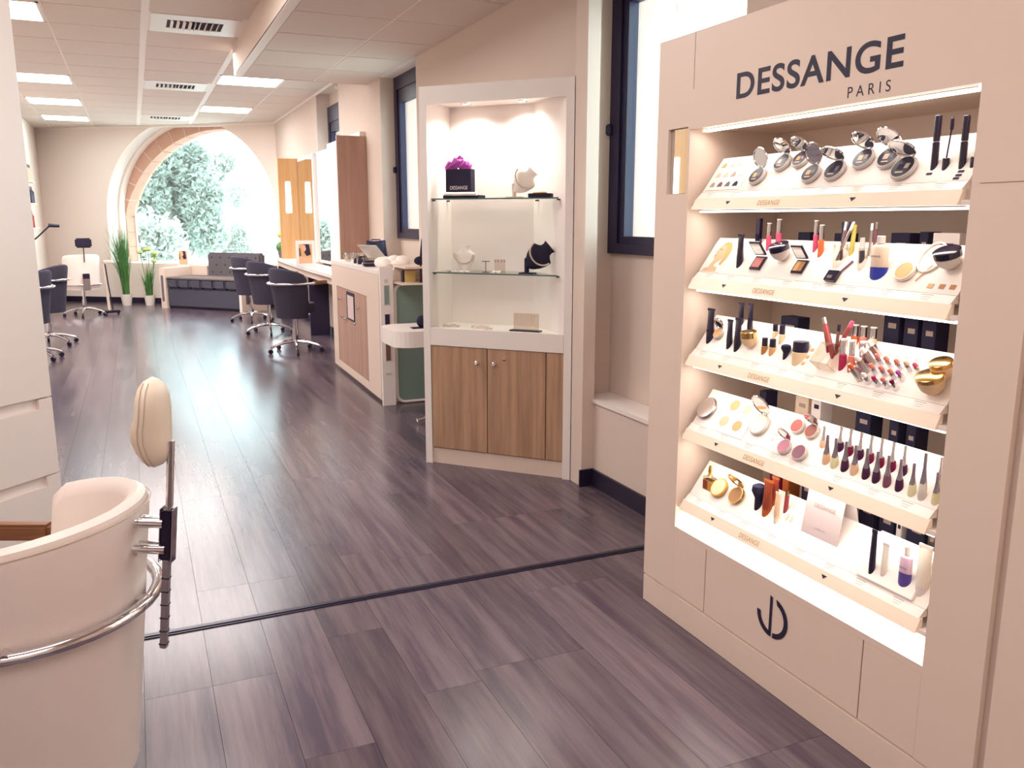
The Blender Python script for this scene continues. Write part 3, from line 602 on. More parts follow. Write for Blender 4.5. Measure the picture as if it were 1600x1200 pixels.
MB().tube([(.05+.035*math.cos(2*PI*i/20), .05+.045*math.sin(2*PI*i/20), .004) for i in range(20)], .003, 6, closed=True).build('lid_ring', M['ivory'], ic, smooth=True)
t = flat('applicator', 'thin tan applicator stick lying right of the ivory compact', 'brush', 1, 1443, 430, dz=.003); MB().tube([(-.012, -.02, 0), (.012, .03, 0)], .0015, 6).build('stick', M['tan'], t)
t = flat('sharpener_box', 'small black box with a clear window low on the second tray', 'box', 1, 1303, 434, dz=.001); MB().box(-.022, .018, -.016, .018, 0, .012, .001).build('box', M['blackg'], t); MB().box(-.012, .006, -.010, .0, .012, .013).build('window', M['chrome'], t)
t = flat('dark_pencil', 'dark pencil lying diagonally beside the small black box', 'pencil', 1, 1317, 424, dz=.004); MB().tube([(-.016, -.028, 0), (.018, .034, 0)], .003, 8).build('shaft', M['mauvel'], t)
def swatch(k, x, y, w, h, mm, label, rnd=False, grp=None):
    t = flat('swatch', label, 'swatch', k, x, y, grp, .0006); W = pw(k, x, y, w)/2; H = pw(k, x, y, h)/2
    if rnd: MB().lathe([(1, 0), (1, .0012)], 16, sx=W, sy=H).build('patch', M[mm], t)
    else: MB().box(-W, W, -H, H, 0, .001).build('patch', M[mm], t)
for i, (x, y, mm) in enumerate(((1454, 447, 'tan'), (1472, 448, 'bronze'), (1489, 449, 'bronze'))): swatch(1, x, y, 10, 8, mm, 'square foundation shade patch, %s of three at the right of the second tray' % ORD[i], grp='shade patches on the second tray')
# shelf 3 ------------------------------------------------------------
K3 = 'on the third tray'
tube(2, 1105, 536, 483, 13, M['blackg'], M['black'], 'black tube standing alone at the left end of the third tray', .3)
compact(2, 1125, 522, 8, ('tan',), 62, 'small round compact with tan powder behind the black tubes on the third tray')
tube(2, 1136, 545, 500, 10, M['blackg'], M['black'], 'left black tube of the front pair on the third tray'); tube(2, 1148, 549, 498, 12, M['blackg'], M['black'], 'right black tube of the front pair on the third tray, with white lettering')
tube(2, 1154, 512, 474, 9, M['blackg'], M['black'], 'left black tube of the back pair on the third tray'); tube(2, 1168, 524, 475, 9, M['blackg'], M['black'], 'right black tube of the back pair on the third tray')
jar(2, 1174, 541, 13, 22, 'sand', 'gold', 'rounded beige jar with a shiny gold top on the third tray', -45, .5)
def found(x, yb, yt, w, label, body='tan'):
    r = pw(2, x, yb, w)/2; t, h, c = stand('foundation_bottle', label, 'bottle', 2, x, yb, yt, 'foundation bottles', r); cyl(t, 'bottle_body', M[body], r, -.02, h*.52, c); cyl(t, 'cap', M['black'], r*.9, h*.52, h, c)
found(1190, 555, 528, 10, 'foundation bottle with black cap, front left of four', 'bronze'); found(1202, 557, 530, 11, 'foundation bottle with black cap, front right of four', 'tan'); found(1207, 530, 507, 9, 'foundation bottle with black cap, back left of four', 'sand'); found(1217, 539, 508, 10, 'foundation bottle with black cap, back right of four', 'sand')
def kabuki(k, x, yb, yt, w, label):
    r = pw(k, x, yb, w)/2; t, h, c = stand('powder_brush', label, 'brush', k, x, yb, yt, 'short black powder brushes', r*.5)
    cyl(t, 'handle', M['black'], r*.55, -.02, h*.5, c); MB().lathe([(r*.55, h*.48), (r, h*.75), (r*.9, h*.95), (r*.4, h*1.02)], 14).build('bristles', M['blackv'], t, smooth=True, cut=c)
kabuki(2, 1224, 562, 539, 16, 'short black brush left of the large cream jar on the third tray')
r = pw(2, 1245, 566, 25)/2; t, h, c = stand('cream_jar', 'large cream jar with a wide black lid on the third tray', 'jar', 2, 1243, 567, 534, back=r*.7); cyl(t, 'jar_body', M['sand'], r, -.03, h*.5, c, 18); cyl(t, 'lid', M['black'], r*.97, h*.5, h, c, 18)
for i, (x, y) in enumerate(((1270, 547), (1262, 558), (1255, 568))): swatch(2, x, y, 6, 5, 'tan', 'small tan shade patch, %s from the top beside the cream jar' % ORD[i], grp='shade patches by the cream jar')
t = flat('acrylic_box', 'clear acrylic box holding red pencils on the third tray', 'box', 2, 1290, 578); a = .035
MB().box(-a, a, 0, .002, 0, .04).box(-a, -a+.002, 0, .07, 0, .04).box(a-.002, a, 0, .07, 0, .04).box(-a, a, .068, .07, 0, .04).build('box', M['acryl'], t)
pencil(2, 1297, 565, 503, 'red', 'steel', 'brown-red pencil leaning left in the acrylic box', (-26, 0), 8, frac=.85); pencil(2, 1300, 562, 511, 'brown', 'black', 'dark pencil standing upright in the acrylic box', (3, 0), 5); pencil(2, 1298, 560, 503, 'red', 'pink', 'rose pencil leaning right in the acrylic box', (32, 0), 7, frac=.85); pencil(2, 1290, 556, 508, 'red', 'red', 'second brown-red pencil leaning left behind the first', (-14, 0), 7)
for i, (x, yb, yt, cm, lb) in enumerate([(1330, 545, 508, 'orangeg', 'back left'), (1343, 547, 510, 'coral', 'back middle'), (1358, 550, 512, 'beige', 'back right'), (1311, 580, 530, 'magenta', 'front left, magenta'), (1325, 583, 532, 'coral', 'front middle, coral'), (1341, 584, 534, 'pink', 'front right')]):
    gloss(2, x, yb, yt, 12, cm, 'silver-capped lip gloss in the block of six, '+lb, .48)
def lipstick(k, x, y, L, w, tipm, label, tall=False):
    P = tp(k, x, y); r = w/ppm(P)/2; h = L/ppm(P); t = flat('lipstick', label, 'lipstick', k, x, y, 'lipsticks on the third tray')
    d = Vector((-.15, .25, 1)).normalized(); mt = Vector((0, 0, 1)).rotation_difference(d).to_matrix().to_4x4()
    MB().lathe([(r, -.004), (r, h*.8), (r*.9, h)], 12).build('case', M['chrome'] if not tall else M['steel'], t, smooth=True, mtx=mt)
    MB().lathe([(r*.72, h*.95), (r*.72, h+r*.9), (r*.4, h+r*1.4)], 10).build('bullet', M[tipm], t, smooth=True, mtx=mt)
TALL = [(1374, 557, 'bust'), (1363, 568, 'bust'), (1354, 580, 'ivory'), (1344, 592, 'orangeg')]
for i, (x, y, c_) in enumerate(TALL): lipstick(2, x, y, 24, 12, c_, 'closed long silver lipstick, %s from the top of the slanting column' % ORD[i], True)
LIP = [(1378, 567, 'rose'), (1392, 571, 'coral'), (1408, 575, 'coral'), (1423, 578, 'peach'), (1437, 581, 'pink'), (1369, 582, 'coral'), (1384, 586, 'rose'), (1398, 590, 'coral'), (1411, 593, 'purple'), (1358, 597, 'bust'), (1373, 601, 'magenta'), (1387, 604, 'rose'), (1401, 607, 'wine')]
for i, (x, y, c_) in enumerate(LIP):
    row, q = (('back row', i) if i < 5 else ('middle row', i-5) if i < 9 else ('front row', i-9)); lipstick(2, x, y, 12, 10, c_, 'short open lipstick, %s from the left in the %s' % (ORD[q], row))
for i, (x, y) in enumerate(((1388, 553), (1402, 556), (1417, 558), (1432, 561), (1448, 564))): swatch(2, x, y, 7, 6, 'beige', 'round rosy shade patch, %s of five above the lipsticks' % ORD[i], True, 'round shade patches above the lipsticks')
jar(2, 1478, 590, 18, 26, 'sand', 'gold', 'gold-lidded jar, the upper one at the right end of the third tray', -30, .32); jar(2, 1462, 613, 22, 28, 'sand', 'gold', 'gold-lidded jar, the lower one at the right end of the third tray', -30, .32)
# shelf 4 ------------------------------------------------------------
compact(3, 1107, 636, 16, ('steel',), None, 'closed round silver compact at the left end of the fourth tray', base='steel')
t = flat('shade_card', 'white card with four large round powder shades on the fourth tray', 'card', 3, 1142, 672, dz=.0006); MB().box(-.05, .07, -.02, .10, 0, .001).build('card', M['tray'], t)
for i, (x, y, mm) in enumerate(((1149, 634, 'tan'), (1168, 641, 'sand'), (1132, 658, 'peach'), (1152, 666, 'tan'))): swatch(3, x, y, 20, 19, mm, 'large round powder shade, '+['top left', 'top right', 'bottom left', 'bottom right'][i]+' of four on the card', True, 'round powder shades')
compact(3, 1189, 662, 16, ('cream2',), 66, 'large open white compact with pale cream powder and round mirror', base='frost')
for i, (x, y) in enumerate(((1227, 661), (1220, 669), (1213, 679), (1207, 687))): swatch(3, x, y, 5, 5, 'sand', 'tiny pale shade dot, %s from the top beside the cream powder compact' % ORD[i], True, 'tiny shade dots')
compact(3, 1249, 666, 11, ('redbl',), None, 'round blush with coral red pan, left of the upper pair', base='frost'); compact(3, 1271, 674, 11, ('orange',), 80, 'round blush with orange pan and open chrome lid, right of the upper pair', base='frost')
compact(3, 1228, 698, 11, ('magenta',), 75, 'round blush with raspberry pan and open lid, left of the lower pair', base='frost'); compact(3, 1252, 707, 12, ('wine',), None, 'round compact with plum pan, right of the lower pair', base='frost')
def polish(x, yb, yt, w, cm, label, capm='dchrome'):
    r = pw(3, x, yb, w)/2; t, h, c = stand('nail_polish', label, 'nail polish', 3, x, yb, yt, 'nail polish bottles on the fourth tray', r*.6)
    MB().lathe([(r*.9, -.03), (r, h*.10), (r*.85, h*.36), (r*.5, h*.5)], 14, sx=.7).build('bottle_body', M[cm], t, smooth=True, cut=c)
    MB().lathe([(r*.80, h*.36), (r*.55, h*.52), (r*.36, h*.70), (r*.34, h*.985), (r*.3, h)], 12, sx=.8).build('cap', M[capm], t, smooth=True)
FR = [(1287, 726, 680, 'peach'), (1300, 732, 685, 'palegl'), (1316, 737, 690, 'plum'), (1331, 743, 696, 'peach'), (1349, 749, 701, 'plum'), (1365, 755, 706, 'plum'), (1382, 762, 712, 'mauvel'), (1401, 768, 718, 'plum'), (1421, 776, 724, 'palegl'), (1437, 782, 708, 'frost'), (1458, 789, 738, 'palegl')]
CN = {'peach': 'peach', 'palegl': 'pale gold', 'plum': 'dark plum', 'mauvel': 'mauve', 'frost': 'clear', 'wine': 'wine red'}
for i, (x, yb, yt, cm) in enumerate(FR): polish(x, yb, yt, 15, cm, 'nail polish with %s lacquer, %s from the left in the front row' % (CN[cm], ORD[i]))
BK = [(1283, 700, 666, 'peach'), (1309, 706, 666, 'plum'), (1324, 713, 670, 'wine'), (1340, 719, 675, 'plum'), (1356, 725, 680, 'wine'), (1372, 732, 685, 'wine'), (1390, 738, 691, 'wine'), (1408, 744, 697, 'plum'), (1464, 768, 715, 'palegl')]
for i, (x, yb, yt, cm) in enumerate(BK): polish(x, yb, yt, 14, cm, 'nail polish with %s lacquer, %s from the left in the back row' % (CN[cm], ORD[i]), 'chrome')
# shelf 5 ------------------------------------------------------------
r = pw(4, 1106, 765, 22)/2; t, h, c = stand('perfume_bottle', 'square perfume bottle with amber liquid at the left of the lowest tray', 'perfume', 4, 1104, 766, 728, back=r*.5)
MB().box(-r*.5, r*.5, -r, r, -.02, h*.42, .002).build('liquid', M['amber'], t, cut=c); MB().box(-r*.5, r*.5, -r, r, h*.42, h*.55, .002).build('bottle_body', M['acryl'], t); MB().lathe([(r*.5, h*.55), (r*.25, h*.66), (r*.28, h*.8), (r*.2, h)], 10).build('neck', M['gold'], t, smooth=True); MB().box(-r*.53, -r*.5, -r*.1, r*.9, h*.05, h*.4).build('label', M['orange'], t, cut=c)
compact(4, 1126, 761, 14, ('sand',), None, 'round gold-rimmed powder box with a beige top on the lowest tray', base='amber', rim='gold'); compact(4, 1153, 773, 13, ('bronze',), 78, 'open gold compact with bronze powder on the lowest tray', base='gold', rim='gold')
kabuki(4, 1180, 797, 757, 24, 'large dark powder brush left of the orange tube on the lowest tray')
t, h, r = tube(4, 1193, 806, 749, 16, M['orange'], M['orangel'], 'orange-brown tube with gold cap on the lowest tray', .2); tube(4, 1206, 790, 745, 12, M['orange'], M['orangel'], 'second orange-brown tube behind the first on the lowest tray', .2)
tube(4, 1210, 818, 768, 9, M['peach'], M['ivory'], 'slim peach tube with pale cap on the lowest tray', .25, flare=1.0); pencil(4, 1222, 806, 768, 'red', 'gold', 'short dark red pencil with gold tip on the lowest tray', (3, 0), 7)
for i, (x, y) in enumerate(((1231, 808), (1237, 811))): swatch(4, x, y, 5, 12, 'beige', 'small pale almond-shaped patch, %s of two left of the DESSANGE card' % ['left', 'right'][i], True, 'almond patches')
t, h, c = stand('brand_card', 'folded mauve-white card stand printed DESSANGE on the lowest tray', 'card', 4, 1252, 828, 758)
w_ = .150; mt = frame((0, 0, 0), (0, -1, 0), (.16, 0, .987))
P = t.location.copy()
MB().box(0, w_, -.012, .150, 0, .0015).build('front_sheet', M['mauve'], t, mtx=mt); mt2 = frame((.075, 0, 0), (0, -1, 0), (-.25, 0, .97))
MB().box(.01, w_+.02, -.0, .150, 0, .0015).build('back_sheet', M['card'], t, mtx=mt2); text('wordmark', 'DESSANGE', M['ink'], t, mt @ Matrix.Translation((.036, .088, .0017)), .085, .012); text('small_text', 'coiffure', M['ink'], t, mt @ Matrix.Translation((.05, .022, .0017)), .045, .006)
ins = flat('display_insert', 'raised white display insert at the right end of the lowest tray', 'stand', 4, 1342, 893, dz=.0); MB().box(0, .190, -.01, .135, 0, .008, .002).build('insert', M['tray'], ins)
tube(4, 1358, 903, 826, 10, M['black'], M['black'], 'long black tube on the insert of the lowest tray', .1, flare=1.0)
tube(4, 1377, 907, 848, 11, M['ivory'], M['card'], 'slim white tube right of the long black tube', .15, flare=1.1)
bottle(4, 1407, 924, 852, 22, 'lilac', 'violet', 'frost', 'bottle with violet and lilac liquid layers at the right of the lowest tray', .42, .2, .35, .6, 'DESSANGE')
tube(4, 1434, 930, 850, 21, M['ivory'], M['card'], 'large white tube printed DESSANGE at the right end of the lowest tray', .2, flare=1.15)
# cartons stored behind the trays
def carton(k, x, wpx, h, mm, label, dx=.0, tilt=0, dep=.05):
    P = onpl(x, 0, (0, 0, 0), (0, 0, 1)) if 0 else None
    X = 1.93+dx; z = Z0[k]+.0125
    yy = X*ray(x, 400+140*k).y/ray(x, 400+140*k).x; w = wpx/ppm((X, yy, z+.15))
    t = T('carton', label, 'box', (X, yy, z), tilt, 'cartons stored behind the trays'); MB().box(0, dep, -w/2, w/2, 0, h, .001).build('carton', M[mm], t)
    MB().box(-.0004, .0, -w*.3, w*.2, h*.8, h*.86).build('print', M['ink'] if mm != 'card' else M['inkn'], t)
for k, x, wpx, h, mm, lb in [(1, 1245, 26, .185, 'blackv', 'flat black carton behind the left half of the second tray'), (1, 1300, 24, .184, 'blackv', 'black carton behind the brush pot'), (1, 1392, 36, .188, 'blackv', 'black carton right of the blue liquid bottle'), (1, 1462, 48, .190, 'card', 'pale carton behind the right end of the second tray'), (1, 1428, 16, .192, 'blackv', 'small black carton behind the right part of the second tray'),
    (2, 1222, 38, .185, 'blackv', 'black carton behind the foundation bottles'), (2, 1378, 30, .245, 'blackv', 'tall black carton behind the lip glosses'), (2, 1408, 26, .236, 'blackv', 'black carton, middle of the dark row behind the lipsticks'), (2, 1436, 26, .236, 'blackv', 'black carton, right end of the dark row behind the lipsticks'),
    (3, 1180, 16, .190, 'blackv', 'dark carton left of the cream powder compact lid'), (3, 1240, 28, .215, 'beige', 'beige carton behind the blush compacts'), (3, 1262, 20, .225, 'card', 'pale carton with a folded flap behind the blush compacts'), (3, 1335, 30, .218, 'blackv', 'black carton behind the left nail polishes'), (3, 1383, 18, .208, 'blackv', 'black carton behind the middle nail polishes'), (3, 1410, 18, .206, 'blackv', 'black carton behind the right nail polishes'),
    (4, 1198, 26, .215, 'wine', 'dark red carton behind the orange tubes'), (4, 1214, 14, .240, 'orangel', 'bright orange carton behind the orange tubes'), (4, 1246, 20, .215, 'blackv', 'black carton left of the DESSANGE card'), (4, 1340, 30, .225, 'blackv', 'large black carton right of the DESSANGE card'), (4, 1372, 28, .215, 'blackv', 'black carton with a grey label behind the long black tube'), (4, 1392, 10, .215, 'card', 'narrow pale carton between the black ones'), (4, 1418, 34, .225, 'blackv', 'black carton behind the violet bottle'), (4, 1444, 14, .215, 'steel', 'silvery carton at the right end behind the lowest tray')]:
    carton(k, x, wpx, h, mm, lb)
# ================================================================== JEWELLERY DISPLAY CASE (diagonal)
DA = Vector((1.569, 4.896, 0)); UX = Vector((.684, -.729, 0)).normalized(); UY = Vector((.729, .684, 0)).normalized()
DM = frame(DA, UX, UY)
case = T('display_case', 'tall white jewellery display case with glass shelves and oak doors set across the corner', 'display case', mtx=DM)
def DL(v): return DM @ Vector(v)
trap = lambda a, b, d0, d1: [(a[0], d0), (b[0], d0), (b[1], d1), (a[1], d1)]
m = MB()
m.box(0, .045, 0, .34, 0, 2.25).box(.045, .905, 0, .02, 2.15, 2.25)
m.box(.045, .905, .001, .30, .104, .104).build('body_side', M['white'], case) if 0 else None
m.box(.905, .952, 0, .05, 0, 2.25)
# slanting right interior wall, back wall, roof
m.prism([(.905, .006), (.9515, .006), (.66, .34), (.60, .30)], .10, 2.25)
m.box(.045, .64, .30, .34, .1, 2.25)
m.build('body', M['whiteb'], case)
tr_ = [(.045, 0), (.905, 0), (.61, .3), (.045, .3)]; tri = [(.045, .021), (.885, .021), (.61, .3), (.045, .3)]
MB().prism(tri, 2.165, 2.18).build('top_panel', M['whiteb'], case)
MB().prism([(.045, .002), (.903, .002), (.61, .3), (.045, .3)], .747, .852).build('counter', M['whiteb'], case)
MB().box(.045, .905, .02, .04, 0, .098).build('plinth', M['white'], case)
for a, b, kn in ((.049, .419, .361), (.425, .794, .474), (.799, .903, None)):
    d = MB().box(a, b, .006, .024, .105, .743, .0008).build('door', M['oak'], case)
    if kn:
        MB().lathe([(.006, 0), (.006, .012), (.0125, .016), (.014, .024), (.009, .029)], 14).build('knob', M['chrome'], d, smooth=True, mtx=Matrix.Translation((kn, .006, .657)) @ Matrix.Rotation(PI/2, 4, 'X'))
        if kn > .4: MB().lathe([(.009, 0), (.009, .004), (.006, .005)], 14).build('lock', M['steel'], d, smooth=True, mtx=Matrix.Translation((.532, .006, .687)) @ Matrix.Rotation(PI/2, 4, 'X'))
for z in (1.612, 1.181):
    s_ = MB().prism([(.062, .015), (.86, .015), (.62, .285), (.062, .285)], z, z+.007).build('glass_shelf', M['shelfglass'], case)
    MB().box(.062, .86, .0125, .0155, z, z+.0075).build('glass_edge', M['gedge'], s_)
    for xx, yy in ((.052, .05), (.052, .24), (.845, .05), (.64, .24)): MB().box(xx-.008, xx+.012, yy, yy+.012, z-.008, z).build('shelf_pin', M['black'], case)
for i, (x, y) in enumerate(((.224, .159), (.568, .183))):
    t = T('spotlight', 'recessed round spotlight in the top of the display case, on the '+['left', 'right'][i], 'spotlight', DL((x, y, 2.1645)), 0, 'spotlights in the display case')
    MB().tube([(.028*math.cos(2*PI*q/16), .028*math.sin(2*PI*q/16), 0) for q in range(16)], .005, 6, closed=True).build('ring', M['chrome'], t, smooth=True); MB().lathe([(.024, -.001), (.024, .001)], 16).build('lamp', M['spot'], t)
    l = bpy.data.lights.new('case_spot', 'SPOT'); l.energy = 11; l.spot_size = 2.5; l.spot_blend = .9; l.color = (1, .93, .84); l.shadow_soft_size = .02; lo = bpy.data.objects.new('case_spot', l); COL.objects.link(lo); lo.location = DL((x, y, 2.15))
DN = (-UY.x, -UY.y, 0)
def dcp(px, py, z): return onz(px, py, z)   # point on a shelf
RZ = math.atan2(UX.y, UX.x)
def dthing(name, label, cat, px, py, z, group=None, dp=0):
    p = onpl(px, py, DL((0, dp, 0)), UY) if dp else onz(px, py, z); p.z = z
    return T(name, label, cat, p, RZ, group)
dthing_ = dthing
Z1, Z2, Z3 = 1.6195, 1.1885, .8525
t = dthing('jewellery_box', 'flat black box with a strand of pearls, under the black bag on the upper shelf', 'box', 724, 305, Z1, dp=.08); MB().box(-.115, .115, -.04, .06, 0, .018, .002).build('box', M['blackv'], t); MB().tube([(-.10, -.044, .026), (-.03, -.046, .024), (.04, -.046, .025), (.11, -.044, .024)], .010, 8).build('pearl_strand', M['bust'], t, smooth=True)
t = dthing('shopping_bag', 'small black bag printed DESSANGE with purple tissue on the upper shelf', 'bag', 720, 299, Z1+.019, dp=.11)
MB().box(-.085, .08, -.03, .03, 0, .15, .003).build('bag', M['blackv'], t); text('wordmark', 'DESSANGE', M['card'], t, frame((-.055, -.031, .033), (1, 0, 0), (0, 0, 1)), .115, .020)
m = MB(); R_ = random.Random(4)
for i in range(7): m.ell((-.07+.02*i, R_.uniform(-.01, .01), .155+R_.uniform(0, .02)+(.018 if 1 < i < 5 else 0)), (.028, .02, .032), 7, 5)
for v in m.b.verts: v.co += Vector((R_.uniform(-.006, .006), R_.uniform(-.006, .006), R_.uniform(-.008, .012)))
m.build('tissue', M['purple'], t)
def bust(px, py, z, h, mm, stm, label, tilt, yaw=0, stand_h=.0, dp=.1):
    t = dthing('necklace_bust', label, 'necklace bust', px, py, z, 'necklace busts', dp); W = h*.42
    prof = [(.0, .10), (.06, .34), (.15, .55), (.3, .78), (.45, .92), (.6, 1.0), (.68, .98), (.74, .70), (.8, .52), (.9, .48), (1.0, .56)]
    rows = []
    for zz, ww in prof:
        d = .16*(1-abs(zz-.5)*.9); r = []
        for q in range(16):
            a = 2*PI*q/16; r.append((W*ww*math.cos(a), W*(d+.12)*math.sin(a)*(1 if math.sin(a) < 0 else .6), zz*h))
        rows.append(r)
    m = MB(); V = m.grid(rows, True); m.b.faces.new(V[0][::-1]); m.b.faces.new(V[-1])
    mt = Matrix.Translation((0, 0, stand_h)) @ Matrix.Rotation(yaw, 4, 'Z') @ Matrix.Rotation(tilt, 4, 'Y')
    m.build('bust', M[mm], t, smooth=True, mtx=mt)
    pts = [(W*.95*math.cos(a), -W*.30-.004, h*(.66+.0)+h*.34*math.sin(a)*1.0) for a in [PI+PI*i/14 for i in range(15)]]
    b = MB(); [b.ell(p, (.0055, .0055, .0055), 6, 4) for p in [Vector(pts[i]).lerp(Vector(pts[i+1]), u) for i in range(14) for u in (0, .5)]]
    b.build('necklace', M['pearl'], t, smooth=True, kind='stuff', mtx=mt)
    if stand_h: MB().box(-.04, .05, -.03, .03, 0, .008).tube([(0, .0, .006), (0, .0, stand_h+h*.28)], .014, 10).build('stand', M[stm], t, smooth=False)
bust(803, 306, Z1, .165, 'bust', 'plinth', 'white necklace bust tilted right on the upper glass shelf', .75, .2, .035)
bust(727, 415, Z2, .16, 'bust', 'plinth', 'upright white necklace bust on the lower glass shelf', 0, 0, .0, .12)
bust(823, 430, Z2, .18, 'blackv', 'blackv', 'black necklace bust tilted right on the lower glass shelf', .85, .2, .04, .06)
t = dthing('jewellery_box', 'open black box with gold cloth at the right end of the upper shelf', 'box', 846, 308, Z1, dp=.04); MB().box(-.07, .06, -.03, .03, 0, .022, .002).build('box', M['blackv'], t); MB().ell((-.01, 0, .026), (.045, .02, .01)).build('cloth', M['tan'], t, smooth=True)
t = dthing('earring_stand', 'small black T-shaped earring stand on the lower glass shelf', 'stand', 759, 416, Z2, dp=.10); MB().box(-.02, .02, -.012, .012, 0, .003).tube([(0, 0, 0), (0, 0, .065)], .0022, 6).tube([(-.026, 0, .065), (.026, 0, .065)], .0025, 6).build('stand', M['black'], t)
t = dthing('earring_stand', 'clear acrylic earring stand right of the black T stand', 'stand', 781, 424, Z2, dp=.08); MB().box(-.035, .035, -.001, .001, 0, .08).build('plate', M['acryl'], t)
for xx in (-.028, -.01, .012, .03): MB().tube([(xx, -.003, .075), (xx, -.003, .062)], .002, 6).build('earring', M['brown'], t)
for i, (px, w_) in enumerate(((720, .11), (776, .05))):
    t = dthing('bracelet', ['low strand of white beads lying left on the lower glass shelf', 'small heap of white beads in the middle of the lower glass shelf'][i], 'bracelet', px, 422-i, Z2, 'bead bracelets', .05)
    b = MB(); [b.ell((w_*(q/9-.5), .008*math.sin(q*2), .005+(.005*i*(q % 2))), (.007, .007, .006), 6, 4) for q in range(10)]; b.build('beads', M['bust'], t, smooth=True, kind='stuff')
for i, (px, py, a, b_) in enumerate(((705, 509, .055, .030), (750, 508, .055, .028), (762, 514, .028, .014))):
    t = dthing('bracelet', ['oval rose-gold bracelet at the left on the white counter of the display case', 'oval rose-gold bracelet in the middle on the white counter of the display case', 'smallest bracelet just in front of the middle one on the counter'][i], 'bracelet', px, py, Z3, 'rose-gold bracelets', .12-.04*(i == 2))
    MB().tube([(a*math.cos(2*PI*q/24), b_*math.sin(2*PI*q/24), .005+.003*math.sin(q*1.3)) for q in range(24)], .0035, 6, closed=True).build('band', M['pearl'], t, smooth=True)
t = dthing('earring_stand', 'clear earring stand with hanging earrings on a black base, on the counter', 'stand', 822, 516, Z3, dp=.07)
MB().box(-.10, .09, -.02, .03, 0, .007, .001).build('base', M['black'], t); MB().box(-.078, .078, .004, .007, .007, .105).build('plate', M['acryl'], t)
m = MB(); m.tube([(-.078, .0, .105), (.078, .0, .105)], .0014, 5).tube([(-.078, 0, .007), (-.078, 0, .105)], .0014, 5).tube([(.078, 0, .007), (.078, 0, .105)], .0014, 5); m.build('frame', M['pearl'], t)
for xx, L in ((-.068, .04), (-.045, .045), (-.01, .05), (.01, .05), (.03, .04), (.045, .03)):
    MB().tube([(xx+.008*math.cos(a), -.002, .10-L/2+L/2*math.sin(a)) for a in [2*PI*q/12 for q in range(12)]], .0015, 5, closed=True).build('earring', M['pearl'], t, smooth=True)
# ================================================================== LEFT DRAWER UNIT (front at 45 degrees)
E0 = Vector((-.363, 3.9, 0)); LX = Vector((.707, .707, 0)); LY = Vector((-.707, .707, 0))
LM_ = frame(E0-LX*1.3, LX, LY)
lc_ = T('drawer_cabinet', 'tall white cabinet with handleless drawers at the left edge of the photo', 'cabinet', mtx=LM_)
MB().box(0, 1.3, .02, .30, 0, 2.93).build('body', M['lcab'], lc_)
zs = [0.02, .455, .78, 2.93]
for i, (a, b) in enumerate(zip(zs, zs[1:])):
    if i < 2:
        d = MB().box(0, 1.298, .002, .02, a+.0, b-.045, .001).box(1.235, 1.298, .002, .02, b-.046, b-.004, .001).build('drawer', M['lcab'], lc_)
        MB().box(0, 1.235, .016, .02, b-.045, b-.004).build('grip_recess', M['grv'], d) if 0 else None
    else: MB().box(0, 1.298, .002, .02, a+.002, b, .001).build('upper_panel', M['lcab'], lc_)
